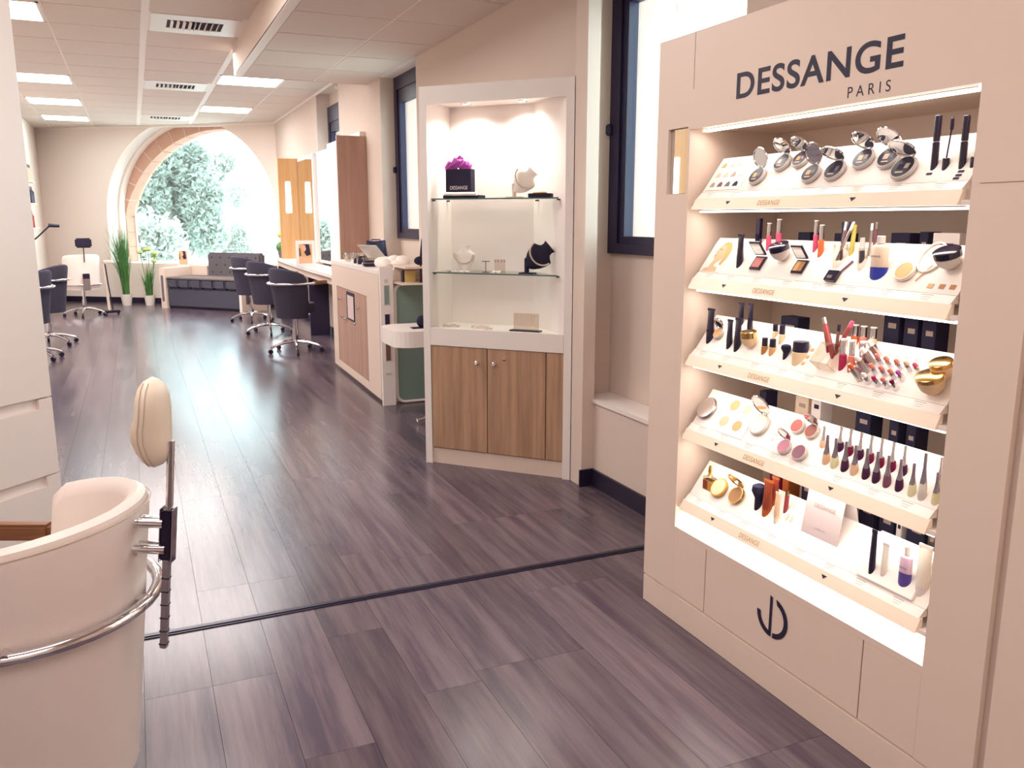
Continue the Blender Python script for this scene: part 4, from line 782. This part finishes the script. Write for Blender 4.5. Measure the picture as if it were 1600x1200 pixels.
# ================================================================== TUB CHAIRS
def tub(t, fab, inn, zt=.84, zb=.30, a=.28, b=.29, taper=.80, armwood=False, head=None, seatz=.47, seam=False, wing=1.75, ringz=None, post=False, trim='chrome', dropf=.06, backh=0, legoff=.3, sharp=.8, legr=1):
    th = .055; N = 30; A0 = wing
    rows = []; rim = []
    for i in range(N+1):
        u = -1+2*i/N; ang = PI+u*A0; au = abs(u)
        top = zt-dropf*au**2-(.26*max(0, (au-sharp)/(1-sharp))**2.2)+backh*(1-au)**2
        c, s_ = math.cos(ang), math.sin(ang)
        def P(z, off):
            k = taper+(1-taper)*min(1, (z-zb)/(zt-zb)); e = 1.0
            return Vector(((a*k-off)*c*e, (b*k-off)*s_*e, z))
        rows.append([P(zb, 0), P(zb+(top-zb)*.35, 0), P(zb+(top-zb)*.7, 0), P(top-.035, 0), P(top-.010, .010), P(top, .028), P(top-.010, .046), P(top-.035, th), P(zb+(top-zb)*.6, th+.012), P(seatz-.06, th+.02), P(zb+.01, th)])
        rim.append(P(top-.022, -.0015))
    m = MB(); V = m.grid(rows, True); m.b.faces.new(V[0]); m.b.faces.new(V[-1][::-1]); m.build('shell', fab, t, smooth=True)
    if seam: MB().tube(rim, .0018, 5).build('piping', M['seam'], t, smooth=True)
    m = MB(); rows = []
    for z, k in ((seatz-.11, .92), (seatz-.03, 1.0), (seatz, .93), (seatz+.005, .6)):
        rows.append([(max(-a*.76, (a*.80)*k*math.cos(q)*1.0)+(.05 if math.cos(q) > 0 else 0)*k, b*.74*k*math.sin(q), z) for q in [2*PI*i/24 for i in range(24)]])
    V = m.grid(rows, True); m.b.faces.new(V[0][::-1]); m.b.faces.new(V[-1]); m.build('seat', inn, t, smooth=True)
    rz_ = ringz or (zb+(zt-zb)*.56); pts = []
    for i in range(29):
        ang = PI+(-1+2*i/28)*(A0+.15); k = taper+(1-taper)*(rz_-zb)/(zt-zb)
        pts.append(((a*k+.028)*math.cos(ang), (b*k+.028)*math.sin(ang), rz_))
    MB().tube(pts, .0145, 10).build('ring', M[trim], t, smooth=True)
    if armwood:
        for sg in (-1, 1): MB().box(a*.32, a*1.15, sg*(b-.03)-.022, sg*(b-.03)+.022, zt-.20, zt-.155, .008).build('armrest', M['arm'], t)
    MB().lathe([(.03, .10), (.03, .26), (.022, .26), (.022, seatz-.11)], 14).build('column', M['chrome'], t, smooth=True); MB().box(-.10, .10, -.08, .08, seatz-.135, seatz-.108, .004).build('mechanism', M['black'], t)
    for k in range(5):
        an = 2*PI*k/5+legoff; c, s_ = legr*math.cos(an), legr*math.sin(an)
        l = MB().tube([(.02*c, .02*s_, .125), (.14*c, .14*s_, .115), (.25*c, .25*s_, .085), (.30*c, .30*s_, .062)], [.020, .017, .014, .012], 8).build('leg', M['chrome'], t, smooth=True)
        w_ = MB(); w_.tube([(.30*c-.014*s_, .30*s_+.014*c, .026), (.30*c+.014*s_, .30*s_-.014*c, .026)], .026, 12); w_.build('caster', M['black'], l, smooth=False)
# foreground barber chair
c0 = sf(-1.147, 1.88); rzf = math.atan2(math.sin(YAW), -math.cos(YAW))
ch = T('styling_chair', 'white leather tub chair with chrome rail and headrest in the near left corner', 'chair', (c0[0], c0[1], 0), rzf)
tub(ch, M['wleather'], M['cream'], zt=.855, zb=.15, a=.275, b=.30, taper=.72, armwood=True, seam=True, ringz=.605, seatz=.50, dropf=.055, wing=1.98, legoff=PI/5, sharp=.9, legr=.72)
# headrest assembly: local -x is the back
hp = T('headrest', 'x', 'x') if 0 else None
tp_ = (-.336, 0, .93); bt_ = (-.292, 0, .46)
MB().tube([(-.362, 0, 1.0), (-.341, 0, .79)], .0085, 10).build('headrest_post', M['chrome'], ch, smooth=True)
L1 = Vector((-.327, 0, .83)); L2 = Vector((-.315, 0, .70))
m = MB(); m.box(-.013, .013, -.013, .013, -.062, .062, .003); mt = Matrix.Translation((-.337, 0, .772)) @ Matrix.Rotation(-.11, 4, 'Y'); m.build('clamp', M['blackg'], ch, mtx=mt)
m = MB(); m.box(.0132, .0155, -.014, .014, -.066, .066).box(-.0155, -.0132, -.014, .014, -.066, .066); m.build('clamp_plate', M['chrome'], ch, mtx=mt)
MB().box(-.008, .008, -.009, .009, -.29, -.062, .002).build('ratchet_bar', M['chrome'], ch, mtx=mt)
m = MB()
for k in range(6): m.box(-.009, .009, -.0095, .0095, -.28+k*.034, -.277+k*.034)
m.build('notches', M['black'], ch, mtx=mt)['kind'] = 'stuff'
for z, yy in ((.802, 0), (.738, 0)):
    MB().tube([(-.245, yy-.016, z+.005), (-.332, yy-.010, z)], .011, 10).build('bracket', M['chrome'], ch, smooth=True); MB().tube([(-.245, yy+.016, z+.005), (-.332, yy+.010, z)], .011, 10).build('bracket', M['chrome'], ch, smooth=True)
for an in (1.2, -1.2, 0):
    c, s_ = -math.cos(an), math.sin(an); MB().tube([(c*.24, s_*.27, .612), (c*.285, s_*.31, .612)], .009, 8).build('rail_bolt', M['chrome'], ch, smooth=True)
hd = MB(); rows = []
TH = [(-1, .002), (-.94, .017), (-.82, .028), (-.62, .036), (-.35, .041), (-.08, .041), (.12, .037), (.35, .034), (.6, .032), (.8, .026), (.93, .016), (1, .002)]
for v, bx in TH:
    zz = 1.043+.104*v; cx = -.361+max(bx, .033)+.004*max(0, -v); rr = max(.04, 1-abs(v)**3.2)
    rows.append([(cx+bx*math.cos(q), .062*rr**.5*math.sin(q), zz) for q in [2*PI*k/20 for k in range(20)]])
V = hd.grid(rows, True); hd.b.faces.new(V[0][::-1]); hd.b.faces.new(V[-1]); ho = hd.build('headrest', M['cream'], ch, smooth=True)
sm_ = [(r[5][0]+.0, r[5][1]+.0012, r[5][2]) for r in rows[1:-1]]
MB().tube([(p[0]-.006, p[1]-.0005, p[2]) for p in sm_], .0012, 5).build('seam', M['seam'], ho, smooth=True); MB().tube([(p[0]+.006, p[1]-.0005, p[2]) for p in sm_], .0012, 5).build('seam', M['seam'], ho, smooth=True)
# dark salon chairs
def dchair(x, y, rz, label):
    t = T('styling_chair', label, 'chair', (x, y, 0), rz, 'dark grey styling chairs'); tub(t, M['fabric'], M['fabric'], zt=.97, zb=.40, a=.27, b=.27, taper=.72, seatz=.56, ringz=.79, dropf=.12, armwood=True, backh=.0); return t
dchair(1.60, 9.80, .55, 'dark grey styling chair on the right, nearest the camera, with a chrome rail'); dchair(1.56, 11.55, .55, 'dark grey styling chair, second in the right-hand row'); dchair(1.52, 13.1, .5, 'dark grey styling chair, furthest in the right-hand row near the sofa')
dchair(-1.03, 11.55, PI-.45, 'dark grey styling chair on the left, the one most in view behind the white drawers'); dchair(-1.11, 10.35, PI-.45, 'dark grey styling chair on the left, half hidden by the white drawers'); 
# far white chair
ch2 = T('styling_chair', 'white leather chair with a black headrest by the far left wall', 'chair', (-.80, 14.85, 0), PI/2+.25)
tub(ch2, M['wleather'], M['cream'], zt=.97, zb=.42, a=.25, b=.27, taper=.9, seatz=.58, ringz=.50, dropf=.04, armwood=True)
MB().tube([(-.27, 0, .85), (-.30, 0, 1.14)], .008, 8).build('headrest_post', M['black'], ch2, smooth=True); MB().box(-.335, -.285, -.115, .115, 1.07, 1.215, .02).build('headrest', M['black'], ch2)
MB().box(-.30, -.262, -.05, .05, .42, .68, .004).build('back_bracket', M['steel'], ch2); MB().box(-.303, -.300, -.048, .048, .60, .675).build('bracket_plate', M['black'], ch2)
# white side trolley beside it
t = T('side_stand', 'white stand with dark cord beside the far white chair', 'stand', (-.43, 14.95, 0), .2); MB().box(-.06, .06, -.05, .05, .82, .86, .006).build('top', M['white'], t); MB().tube([(-.03, 0, .06), (-.05, 0, .82)], .022, 8).build('post', M['white'], t, smooth=True); MB().tube([(.02, -.03, .06), (-.02, -.03, .5), (-.04, -.03, .8)], .010, 6).build('cord', M['black'], t, smooth=True)
MB().box(-.10, .12, -.10, .10, .03, .07, .01).build('foot', M['black'], t)
for sx in (-.08, .1): MB().lathe([(.02, -.012), (.02, .012)], 10).build('caster', M['black'], t, mtx=Matrix.Translation((sx, 0, .02)) @ Matrix.Rotation(PI/2, 4, 'X'))
# ================================================================== RIGHT-HAND STATIONS
t = T('mirror_station', 'long wall station with a tall mirror and light oak fins', 'mirror', (0, 0, 0))
MB().box(2.27, 2.298, 10.72, 12.96, .93, 2.36).build('mirror_frame', M['whiteb'], t); MB().box(2.264, 2.270, 10.78, 12.94, .96, 2.32).build('mirror_glass', M['mirror'], t)
MB().box(2.24, 2.298, 9.04, 10.72, .93, 2.40).build('white_panel', M['whiteb'], t); MB().box(2.235, 2.264, 11.62, 11.70, .93, 2.36).build('post', M['whiteb'], t)
fo = MB().box(1.985, 2.298, 12.98, 13.02, .92, 2.37).build('oak_fin', M['oakl'], t)
MB().lathe([(.04, -.22), (.045, -.20), (.035, .22), (.03, .23)], 12, sy=.12).build('slot_lamp', M['slot'], fo, mtx=Matrix.Translation((2.12, 12.979, 1.81)))
MB().box(1.985, 2.298, 9.0, 9.035, .92, 2.35).build('oak_fin', M['oakd'], t)['label'] = 'oak fin nearest the camera, shade toned into its veneer'  # shade on this fin is put into a darker oak colour
t = T('worktop', 'long curved white worktop along the right wall in front of the mirror', 'worktop', (0, 0, 0))
m = MB(); pts = [(2.29, 9.04), (2.29, 13.9), (2.02, 13.9)]+[(2.02-.08*math.sin(PI*i/14*.8), 13.9-4.86*i/12) for i in range(1, 13)]
m.prism(pts, .86, .90); m.build('top', M['whiteb'], t); m = MB(); m.prism([(x+.03 if x < 2.2 else x, y) for x, y in pts], .78, .859); m.build('apron', M['white'], t)
MB().box(2.02, 2.27, 9.3, 9.34, 0, .78).box(2.02, 2.27, 11.1, 11.14, 0, .78).box(2.02, 2.27, 13.6, 13.64, 0, .78).build('support', M['dark'], t)['kind'] = 'stuff'
t = T('foot_shelf', 'low white shelf under the worktop beside the nearest dark chair', 'shelf', (0, 0, 0)); MB().box(1.98, 2.28, 8.75, 9.28, .44, .50, .006).build('shelf', M['white'], t); MB().box(2.22, 2.28, 8.75, 9.28, 0, .44).build('bracket', M['dark'], t)
def photo(px, py, z, w_, h_, rz, label, Y=None):
    p = ony(px, py, Y); t = T('picture_frame', label, 'picture frame', (p.x, p.y, z), rz, 'white picture frames')
    MB().box(-w_/2, w_/2, 0, .02, 0, h_, .003).build('frame', M['whiteb'], t); iw = w_*.36
    def q(poly, mm, d): m = MB(); m.prism([(x*w_, (y*h_)) for x, y in poly], d, d+.0004, lambda x, y, z_: (x, -z_, y)); m.build('print', M[mm], t)
    q([(-.34, .12), (.34, .12), (.34, .86), (-.34, .86)], 'tan', .0004); q([(-.1, .86), (.2, .86), (.28, .45), (.05, .40), (-.12, .62)], 'dark', .0009); q([(-.16, .80), (-.02, .84), (.04, .66), (-.06, .56), (-.16, .64)], 'skin', .0014)
    q([(-.34, .12), (.34, .12), (.34, .34), (-.30, .38)], 'skin', .0009); q([(-.34, .38), (-.22, .42), (-.26, .7), (-.34, .72)], 'brown', .0010)
photo(478, 409, .901, .24, .33, -.15, 'white framed photograph standing on the worktop before the mirror', 11.1)
photo(287, 413, .72, .19, .30, -.35, 'small white framed photograph standing on the sill left of the sofa back', 15.2)
# bowl / dish on the worktop
t = T('candle', 'small pale candle jar on the worktop beside the mirror', 'candle', (2.16, 9.45, .901)); MB().lathe([(.04, 0), (.045, .01), (.045, .09), (.04, .1)], 14).build('jar', M['cream2'], t, smooth=True); MB().lathe([(.05, 0), (.05, .004)], 14).build('coaster', M['black'], t)
# low cabinet with oak doors (slightly turned)
WA = Vector((1.770, 6.69, 0)); wx = Vector((.022, 1, 0)).normalized(); wy = Vector((-1, .022, 0)).normalized()   # local x along +Y, y toward aisle
WMx = frame(WA, wx, wy)
t = wc = T('counter_unit', 'white counter unit with oak doors and small knobs, loaded with clutter', 'cabinet', mtx=WMx)
MB().box(0, 2.0, -.46, -.016, .10, 1.055).build('body', M['white'], t); MB().box(.02, 2.0, -.44, -.03, 0, .10).build('plinth', M['white'], t); MB().box(-.005, 2.01, -.47, .004, 1.055, 1.095, .003).build('top', M['whiteb'], t)
MB().box(0, 2.0, -.016, 0, .85, 1.055).box(0, .44, -.016, 0, .10, .85).box(1.76, 2.0, -.016, 0, .10, .85).box(0, 2.0, -.016, 0, .03, .10).build('front_frame', M['white'], t)
def wl(y): return y-6.69
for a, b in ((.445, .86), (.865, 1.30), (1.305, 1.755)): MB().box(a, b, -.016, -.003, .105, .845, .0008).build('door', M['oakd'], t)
for y, z in ((8.26, .738), (7.43, .722), (8.15, .573), (8.02, .565), (7.57, .565)): MB().lathe([(.008, 0), (.007, .012), (.016, .018), (.014, .028)], 10).build('knob', M['chrome'], t, smooth=True, mtx=Matrix.Translation((wl(y), -.003, z)) @ Matrix.Rotation(-PI/2, 4, 'X'))
MB().box(wl(7.64), wl(7.97), -.003, .004, .57, .83).build('notice_frame', M['dark'], t); MB().box(wl(7.655), wl(7.92), .004, .006, .585, .80).build('notice', M['mauve'], t)
# clutter on top
R_ = random.Random(11); zt_ = 1.0955
def cl(px, X): r_ = ray(px, 410); return Vector((X, X*r_.y/r_.x, zt_))
cl_specs = [(546, 1.90, 'glass_bowl', 'clear glass bowl at the left end of the cluttered counter unit', 'bowl'), (558, 1.98, 'glass_bowl', 'second clear glass bowl beside the first on the counter unit', 'bowl')]
for px, py, nm, lb, cat in cl_specs:
    p = cl(px, py); t = T(nm, lb, cat, p, 0, 'glass bowls'); MB().lathe([(.03, 0), (.06, .04), (.07, .08), (.064, .08), (.05, .04), (.02, .01)], 16).build('bowl', M['acryl'], t, smooth=True)
for i, (px, py, w_, h_, mm, lb, nm) in enumerate([(568, 1.98, .10, .06, 'black', 'small black pouch in the middle of the cluttered counter', 'pouch'), (579, 1.86, .12, .05, 'dark', 'dark grey case at the front of the cluttered counter', 'case'), (562, 1.86, .04, .05, 'black', 'small black bottle standing among the glass bowls', 'bottle'), (555, 1.86, .03, .045, 'black', 'tiny black bottle at the front edge of the counter', 'bottle'), (587, 2.0, .07, .05, 'smoke', 'grey round tin on the cluttered counter', 'tin'), (553, 2.04, .06, .05, 'smoke', 'pale grey pot at the back of the counter', 'pot')]):
    p = cl(px, py); t = T(nm, lb, nm, p, R_.uniform(-.6, .6))
    if nm in ('bottle', 'tin', 'pot'): MB().lathe([(w_*.45, 0), (w_*.5, .005), (w_*.5, h_*.7), (w_*.25, h_*.8), (w_*.25, h_)], 12).build('body', M[mm], t, smooth=True); MB().lathe([(w_*.28, h_*.86), (w_*.28, h_*1.1)], 12).build('lid', M['blackg'], t)
    else: MB().box(-w_/2, w_/2, -w_*.35, w_*.35, 0, h_, .008).build('body', M[mm], t); MB().box(-w_/2-.001, w_/2+.001, -w_*.36, w_*.36, h_*.6, h_*.66).build('zip', M['steel'], t)
p = cl(586, 1.93); t = T('wrap', 'white sheet of paper leaning diagonally over the clutter', 'paper', p, .7); MB().box(-.15, .15, -.10, .10, 0, .003).build('sheet', M['bust'], t, mtx=Matrix.Translation((0, 0, .09)) @ Matrix.Rotation(.65, 4, 'Y')); MB().box(-.10, .10, -.07, .07, 0, .012).build('pad', M['card'], t)
t = T('handbag', 'dark navy bag standing at the back of the cluttered counter', 'bag', (2.08, 7.9, zt_), .1)
rows = []
for z, w_, d_ in ((0, .10, .05), (.06, .11, .055), (.13, .10, .04), (.20, .095, .02)): rows.append([(w_*math.copysign(abs(math.cos(q))**.6, math.cos(q)), d_*math.sin(q), z+.012*math.cos(2*q)) for q in [2*PI*k/20 for k in range(20)]])
m = MB(); V = m.grid(rows, True); m.b.faces.new(V[0][::-1]); m.b.faces.new(V[-1]); m.build('bag', M['navy'], t, smooth=True); MB().tube([(-.05, 0, .19), (-.04, 0, .215), (.04, 0, .215), (.05, 0, .19)], .006, 6).build('handle', M['navy'], t, smooth=True)
t = T('towel', 'crumpled white towel at the right end of the counter unit', 'towel', (2.0, 7.08, zt_)); m = MB()
for i in range(9): m.ell((R_.uniform(-.09, .13), R_.uniform(-.1, .14), .03+R_.uniform(0, .02)), (.07, .08, R_.uniform(.03, .055)), 9, 6)
m.build('folds', M['bust'], t, smooth=True)
for i, (px, lb) in enumerate(((571, 'small clear tumbler lying among the clutter'), (580, 'small clear tumbler near the grey tin'))):
    p = cl(px, 1.90); t = T('tumbler', lb, 'glass', p, 0, 'clear tumblers'); MB().lathe([(.025, 0), (.03, .07), (.027, .07), (.022, .005)], 12).build('glass', M['acryl'], t, smooth=True)
# white side board with three small framed slots
t = T('chart_board', 'narrow white upright board with three small framed pictures', 'board', (0, 0, 0))
MB().box(1.755, 1.862, 6.58, 6.615, .0, 1.13, .002).build('board', M['whiteb'], t)
for z, mm in ((.905, 'green'), (.675, 'dark'), (.45, 'brown')):
    w_ = MB().box(1.787, 1.825, 6.575, 6.58, z-.075, z+.075).build('picture', M[mm], t); MB().box(1.783, 1.787, 6.574, 6.58, z-.08, z+.08).box(1.825, 1.829, 6.574, 6.58, z-.08, z+.08).build('border', M['mauve'], w_)
MB().box(1.78, 1.83, 6.577, 6.58, .26, .275).build('print', M['pearl'], t); MB().box(1.79, 1.82, 6.577, 6.58, 1.0, 1.03).build('print', M['pearl'], t)
t = T('green_screen', 'green screen panel with a rounded white tube frame beside the display case', 'screen', (0, 0, 0))
def rr_(x0, x1, z0, z1, r, n=6):
    o = []
    for cx, cz, a0 in ((x1-r, z1-r, 0), (x0+r, z1-r, 90), (x0+r, z0+r, 180), (x1-r, z0+r, 270)):
        for i in range(n+1): a = math.radians(a0+90*i/n); o.append((cx+r*math.cos(a), cz+r*math.sin(a)))
    return o
o = rr_(1.885, 2.262, .015, .985, .07); MB().tube([(x, 6.62, z) for x, z in o], .013, 8, closed=True).build('frame', M['whiteb'], t, smooth=True)
m = MB(); m.prism(rr_(1.892, 2.255, .02, .98, .066), 6.615, 6.625, lambda x, y, z: (x, z, y)); m.build('panel', M['green'], t)
t = T('back_shelf', 'white shelf unit above the green screen holding a yellow card', 'shelf', (0, 0, 0)); MB().box(1.90, 2.29, 6.68, 6.70, .98, 1.12).box(1.87, 2.29, 6.34, 6.70, .996, 1.008).build('shelf', M['white'], t); MB().box(1.90, 2.29, 6.36, 6.70, 1.12, 1.135).build('top', M['white'], t)
p = ony(640, 441, 6.5); t = T('card_box', 'mustard yellow card with black edge on the shelf above the green screen', 'box', (p.x, 6.5, 1.0085)); MB().box(-.04, .05, 0, .05, 0, .09).build('card', M['yellowb'], t); MB().box(-.056, -.041, 0, .05, 0, .095).build('edge', M['black'], t)
p = ony(656, 440, 6.42); t = T('jewellery_stand', 'black figure stand seen just left of the display case', 'stand', (p.x+.01, 6.42, 1.0085)); MB().tube([(0, 0, 0), (0, 0, .16)], .008, 8).build('post', M['black'], t); MB().ell((-.005, 0, .17), (.05, .03, .035)).tube([(.01, 0, .18), (.02, 0, .34)], [.02, .012], 8).build('bust', M['blackv'], t, smooth=True)
# reception desk with rounded end behind the case
t = T('reception_desk', 'white desk with a rounded end sticking out behind the display case', 'desk', (0, 0, 0))
pts = [(1.62+.14*(1-math.cos(a)), 5.85+.20-.20*math.cos(a*2)) for a in (0,)] ; pts = [(1.98, 5.72), (2.28, 5.72), (2.28, 6.22), (1.76, 6.22)]+[(1.76-.13*math.sin(a), 6.09+.13*math.cos(a)) for a in [PI/12*i for i in range(1, 7)]]+[(1.63+.13*(1-math.cos(a)), 5.85-.13*math.sin(a)) for a in [PI/12*i for i in range(0, 7)]]
m = MB(); m.prism(pts, .60, .715); m.build('top', M['whiteb'], t); MB().box(2.2, 2.28, 5.74, 6.2, 0, .60).build('side', M['white'], t)
p = ony(655, 488, 5.86); t = T('desk_item', 'small black stand lying on the white desk behind the display case', 'stand', (p.x+.03, 5.9, .7155)); MB().box(-.08, .05, -.03, .03, 0, .008).build('base', M['black'], t); MB().ell((.0, 0, .05), (.04, .03, .045)).build('bust', M['blackv'], t, smooth=True)
p = onz(655, 660, .03); t = T('stool', 'stool foot of chrome tube just left of the display case', 'stool', (p.x+.22, p.y+.05, 0))
for k in range(5): an = PI+2*PI*k/5; MB().tube([(0, 0, .07), (.14*math.cos(an), .14*math.sin(an), .055), (.22*math.cos(an), .22*math.sin(an), .035)], .016, 8).build('leg', M['chrome'], t, smooth=True); 
MB().tube([(0, 0, .05), (0, 0, .42)], .02, 10).build('column', M['chrome'], t, smooth=True); MB().lathe([(.14, .42), (.15, .43), (.15, .47), (.13, .48)], 18).build('seat', M['fabric'], t, smooth=True)
# ================================================================== LEFT WALL
t = T('wall_station', 'light oak wall panel with a slot lamp on the left wall', 'mirror', (0, 0, 0)); q = MB().box(XL, XL+.04, 6.4, 8.4, .9, 2.5).build('oak_panel', M['oakl'], t); MB().box(XL+.04, XL+.045, 7.25, 7.42, 1.2, 2.1).build('slot_lamp', M['slot'], q)
for i, (px, py, z) in enumerate(((58, 290, 2.05), (58, 325, 1.72), (60, 358, 1.35))):
    yy = 15.2; t = T('wall_shelf', ['upper', 'middle', 'lower'][i]+' small white shelf on the left wall near the far corner', 'shelf', (XL, yy, z), 0, 'left wall shelves'); MB().box(0, .14, -.3, .3, 0, .02).build('board', M['whiteb'], t); MB().box(0, .01, -.3, .3, -.05, 0).build('bracket', M['whiteb'], t)
    for k in range(3 if i < 2 else 1):
        b = T('bottle', 'hair product bottle %s on the %s wall shelf' % (ORD[k], ['upper', 'middle', 'lower'][i]), 'bottle', (XL+.08, yy-.2+.17*k, z+.0205), 0, 'bottles on the left wall shelves'); mm = ['beige', 'navy', 'red'][i]
        MB().lathe([(.035, 0), (.04, .01), (.04, .17), (.02, .2)], 10).build('body', M[mm], b, smooth=True); MB().lathe([(.018, .2), (.018, .25)], 10).build('cap', M['smoke'], b)
a = ony(57, 372, 13.0); b_ = ony(78, 352, 13.0); c_ = ony(89, 352, 13.0)
t = T('lamp_arm', 'thin black swing arm lamp reaching out over the left dark chairs', 'lamp', (XL, 13.0, a.z-.22)); o = Vector(t.location)
MB().tube([Vector((XL+.02, 13.0, a.z-.2))-o, a-o, b_-o], .010, 8).build('arm', M['black'], t, smooth=True); MB().tube([b_-o-Vector((.02, 0, 0)), c_-o+Vector((.03, 0, -.01))], [.025, .02], 8).build('head', M['black'], t, smooth=True); MB().box(0, .03, -.04, .04, -.05, .06).build('mount', M['black'], t)
# ================================================================== SOFA AND PLANTS
SM = frame((.422, 15.554, 0), (.685, -.729, 0), (.729, .685, 0))
t = T('sofa', 'grey tufted banquette sofa under the arched window', 'sofa', mtx=SM)
MB().box(.0, 1.53, .03, .62, .04, .34, .01).build('base', M['fabricd'], t); MB().box(.0, 1.53, .06, .6, 0, .04).build('foot', M['black'], t)
for k in range(6): MB().box(.255*k+.003, .255*(k+1)-.003, 0, .62, .345, .52, .03).build('seat_cushion', M['fabricd'], t, smooth=True)
MB().box(.0, 1.53, .005, .62, .500, .535, .012).build('seat_top', M['fabrict'], t)
bk = MB().box(.36, 1.52, .62, .76, .50, .93, .03).build('backrest', M['fabricl'], t, smooth=True)
for r_ in range(3):
    for c in range(6 if r_ != 1 else 5): MB().ell((.47+.19*c+(.095 if r_ == 1 else 0), .621, .60+.125*r_), (.016, .010, .016), 8, 5).build('button', M['dark'], bk, smooth=True)
t = T('side_cabinet', 'low white cabinet forming the left end of the sofa with a dark slot', 'cabinet', mtx=SM); MB().box(-.13, -.005, 0, .70, 0, .685, .003).box(-.005, .34, .63, .78, 0, .70, .003).build('body', M['white'], t); MB().box(-.10, -.05, -.003, 0, .12, .56).build('slot', M['smoke'], t)
RM = frame((1.50, 14.33, 0), (.866, .5, 0), (-.5, .866, 0))
t = T('magazine_unit', 'white magazine unit with two upright slots at the right end of the sofa', 'cabinet', mtx=RM); MB().box(.02, .58, 0, .012, 0, .12).box(.02, .58, 0, .012, .56, .67).box(.02, .10, 0, .012, .12, .56).box(.20, .30, 0, .012, .12, .56).box(.42, .58, 0, .012, .12, .56).build('front', M['white'], t)
MB().box(.02, .58, .012, .07, .0, .67).build('body', M['whiteb'], t); MB().box(.0, .60, -.015, .08, .67, .69, .003).build('top', M['whiteb'], t)
for a in (.10, .30):
    for k in range(3): MB().box(a+.008+.032*k, a+.032+.032*k, .002, .011, .125, .46+.02*k).build('magazine', M[['smoke', 'mauvel', 'dark'][k]], t)
def planter(px, py, label, r=.10, h=.20):
    p = onz(px, py); t = T('potted_plant', label, 'plant', (p.x, p.y, 0), 0); MB().lathe([(r*.72, 0), (r*.74, .01), (r, h), (r*.9, h), (r*.86, h-.03)], 18).build('pot', M['pot'], t, smooth=True); MB().lathe([(r*.85, h-.035), (r*.85, h-.03)], 18).build('soil', M['soil'], t); return t
def blades(t, n, h0, h1, z, spread, mm, seed, w_=.012, name='blades', ox=0):
    R = random.Random(seed); m = MB()
    for _ in range(n):
        a = R.uniform(0, 2*PI); h = R.uniform(h0, h1); s_ = R.uniform(.02, spread); b = Vector((R.uniform(-.05, .05), R.uniform(-.05, .05), z)); d = Vector((math.cos(a)+ox, math.sin(a), 0)); side = Vector((-d.y, d.x, 0)).normalized()*w_*.5
        pts = [b+d*s_*u**1.8+Vector((0, 0, h*u)) for u in (0, .35, .7, 1)]; ws = (1, .9, .55, .05); V = []
        for p, q in zip(pts, ws): V.append((m.b.verts.new(p-side*q), m.b.verts.new(p+side*q)))
        for i in range(3): m.b.faces.new((V[i][0], V[i][1], V[i+1][1], V[i+1][0]))
    return m.build(name, M[mm], t, kind='stuff')
t = planter(199, 477, 'tall green grass plant in a white pot left of the arched window'); blades(t, 230, .7, 1.28, .17, .28, 'leaf', 1, .016, ox=-.35)
t = planter(235, 477, 'smaller flowering plant with pale green heads in a white pot beside the sofa', .095, .18); blades(t, 80, .25, .55, .15, .16, 'leaf', 2, .022)
R_ = random.Random(5)
for k in range(6):
    a, L = R_.uniform(0, 2*PI), R_.uniform(.75, 1.0); e = Vector((.14*math.cos(a), .14*math.sin(a), L)); st = MB().tube([(0, 0, .15), e*.6+Vector((0, 0, .02)), e], .005, 5).build('stem', M['leaf'], t, smooth=True); MB().ell(e, (.05, .05, .035), 8, 5).build('flower_head', M['leafl'], st, smooth=True)
t = T('potted_plant', 'small pale green topiary plant on the end of the worktop by the arch', 'plant', (2.10, 13.72, .901)); MB().lathe([(.05, 0), (.07, .12), (.06, .12)], 14).build('pot', M['smoke'], t, smooth=True); MB().ell((0, 0, .17), (.09, .09, .08)).build('foliage', M['leaf'], t, smooth=True); MB().tube([(0, 0, .12), (0, 0, .34)], .006, 6).build('stem', M['leaf'], t); MB().ell((0, 0, .36), (.07, .07, .045)).build('flower_head', M['leafl'], t, smooth=True)
# smoke detector, wall details
p = onz(530, 134, H1); t = T('smoke_detector', 'small white round detector on the ceiling beyond the dropped beam', 'detector', (p.x-.0, p.y, H1)); MB().lathe([(.02, -.05), (.05, -.04), (.06, 0)], 18).build('body', M['bust'], t, smooth=True); MB().lathe([(.012, -.055), (.012, -.049)], 10).build('lamp', M['spot'], t)
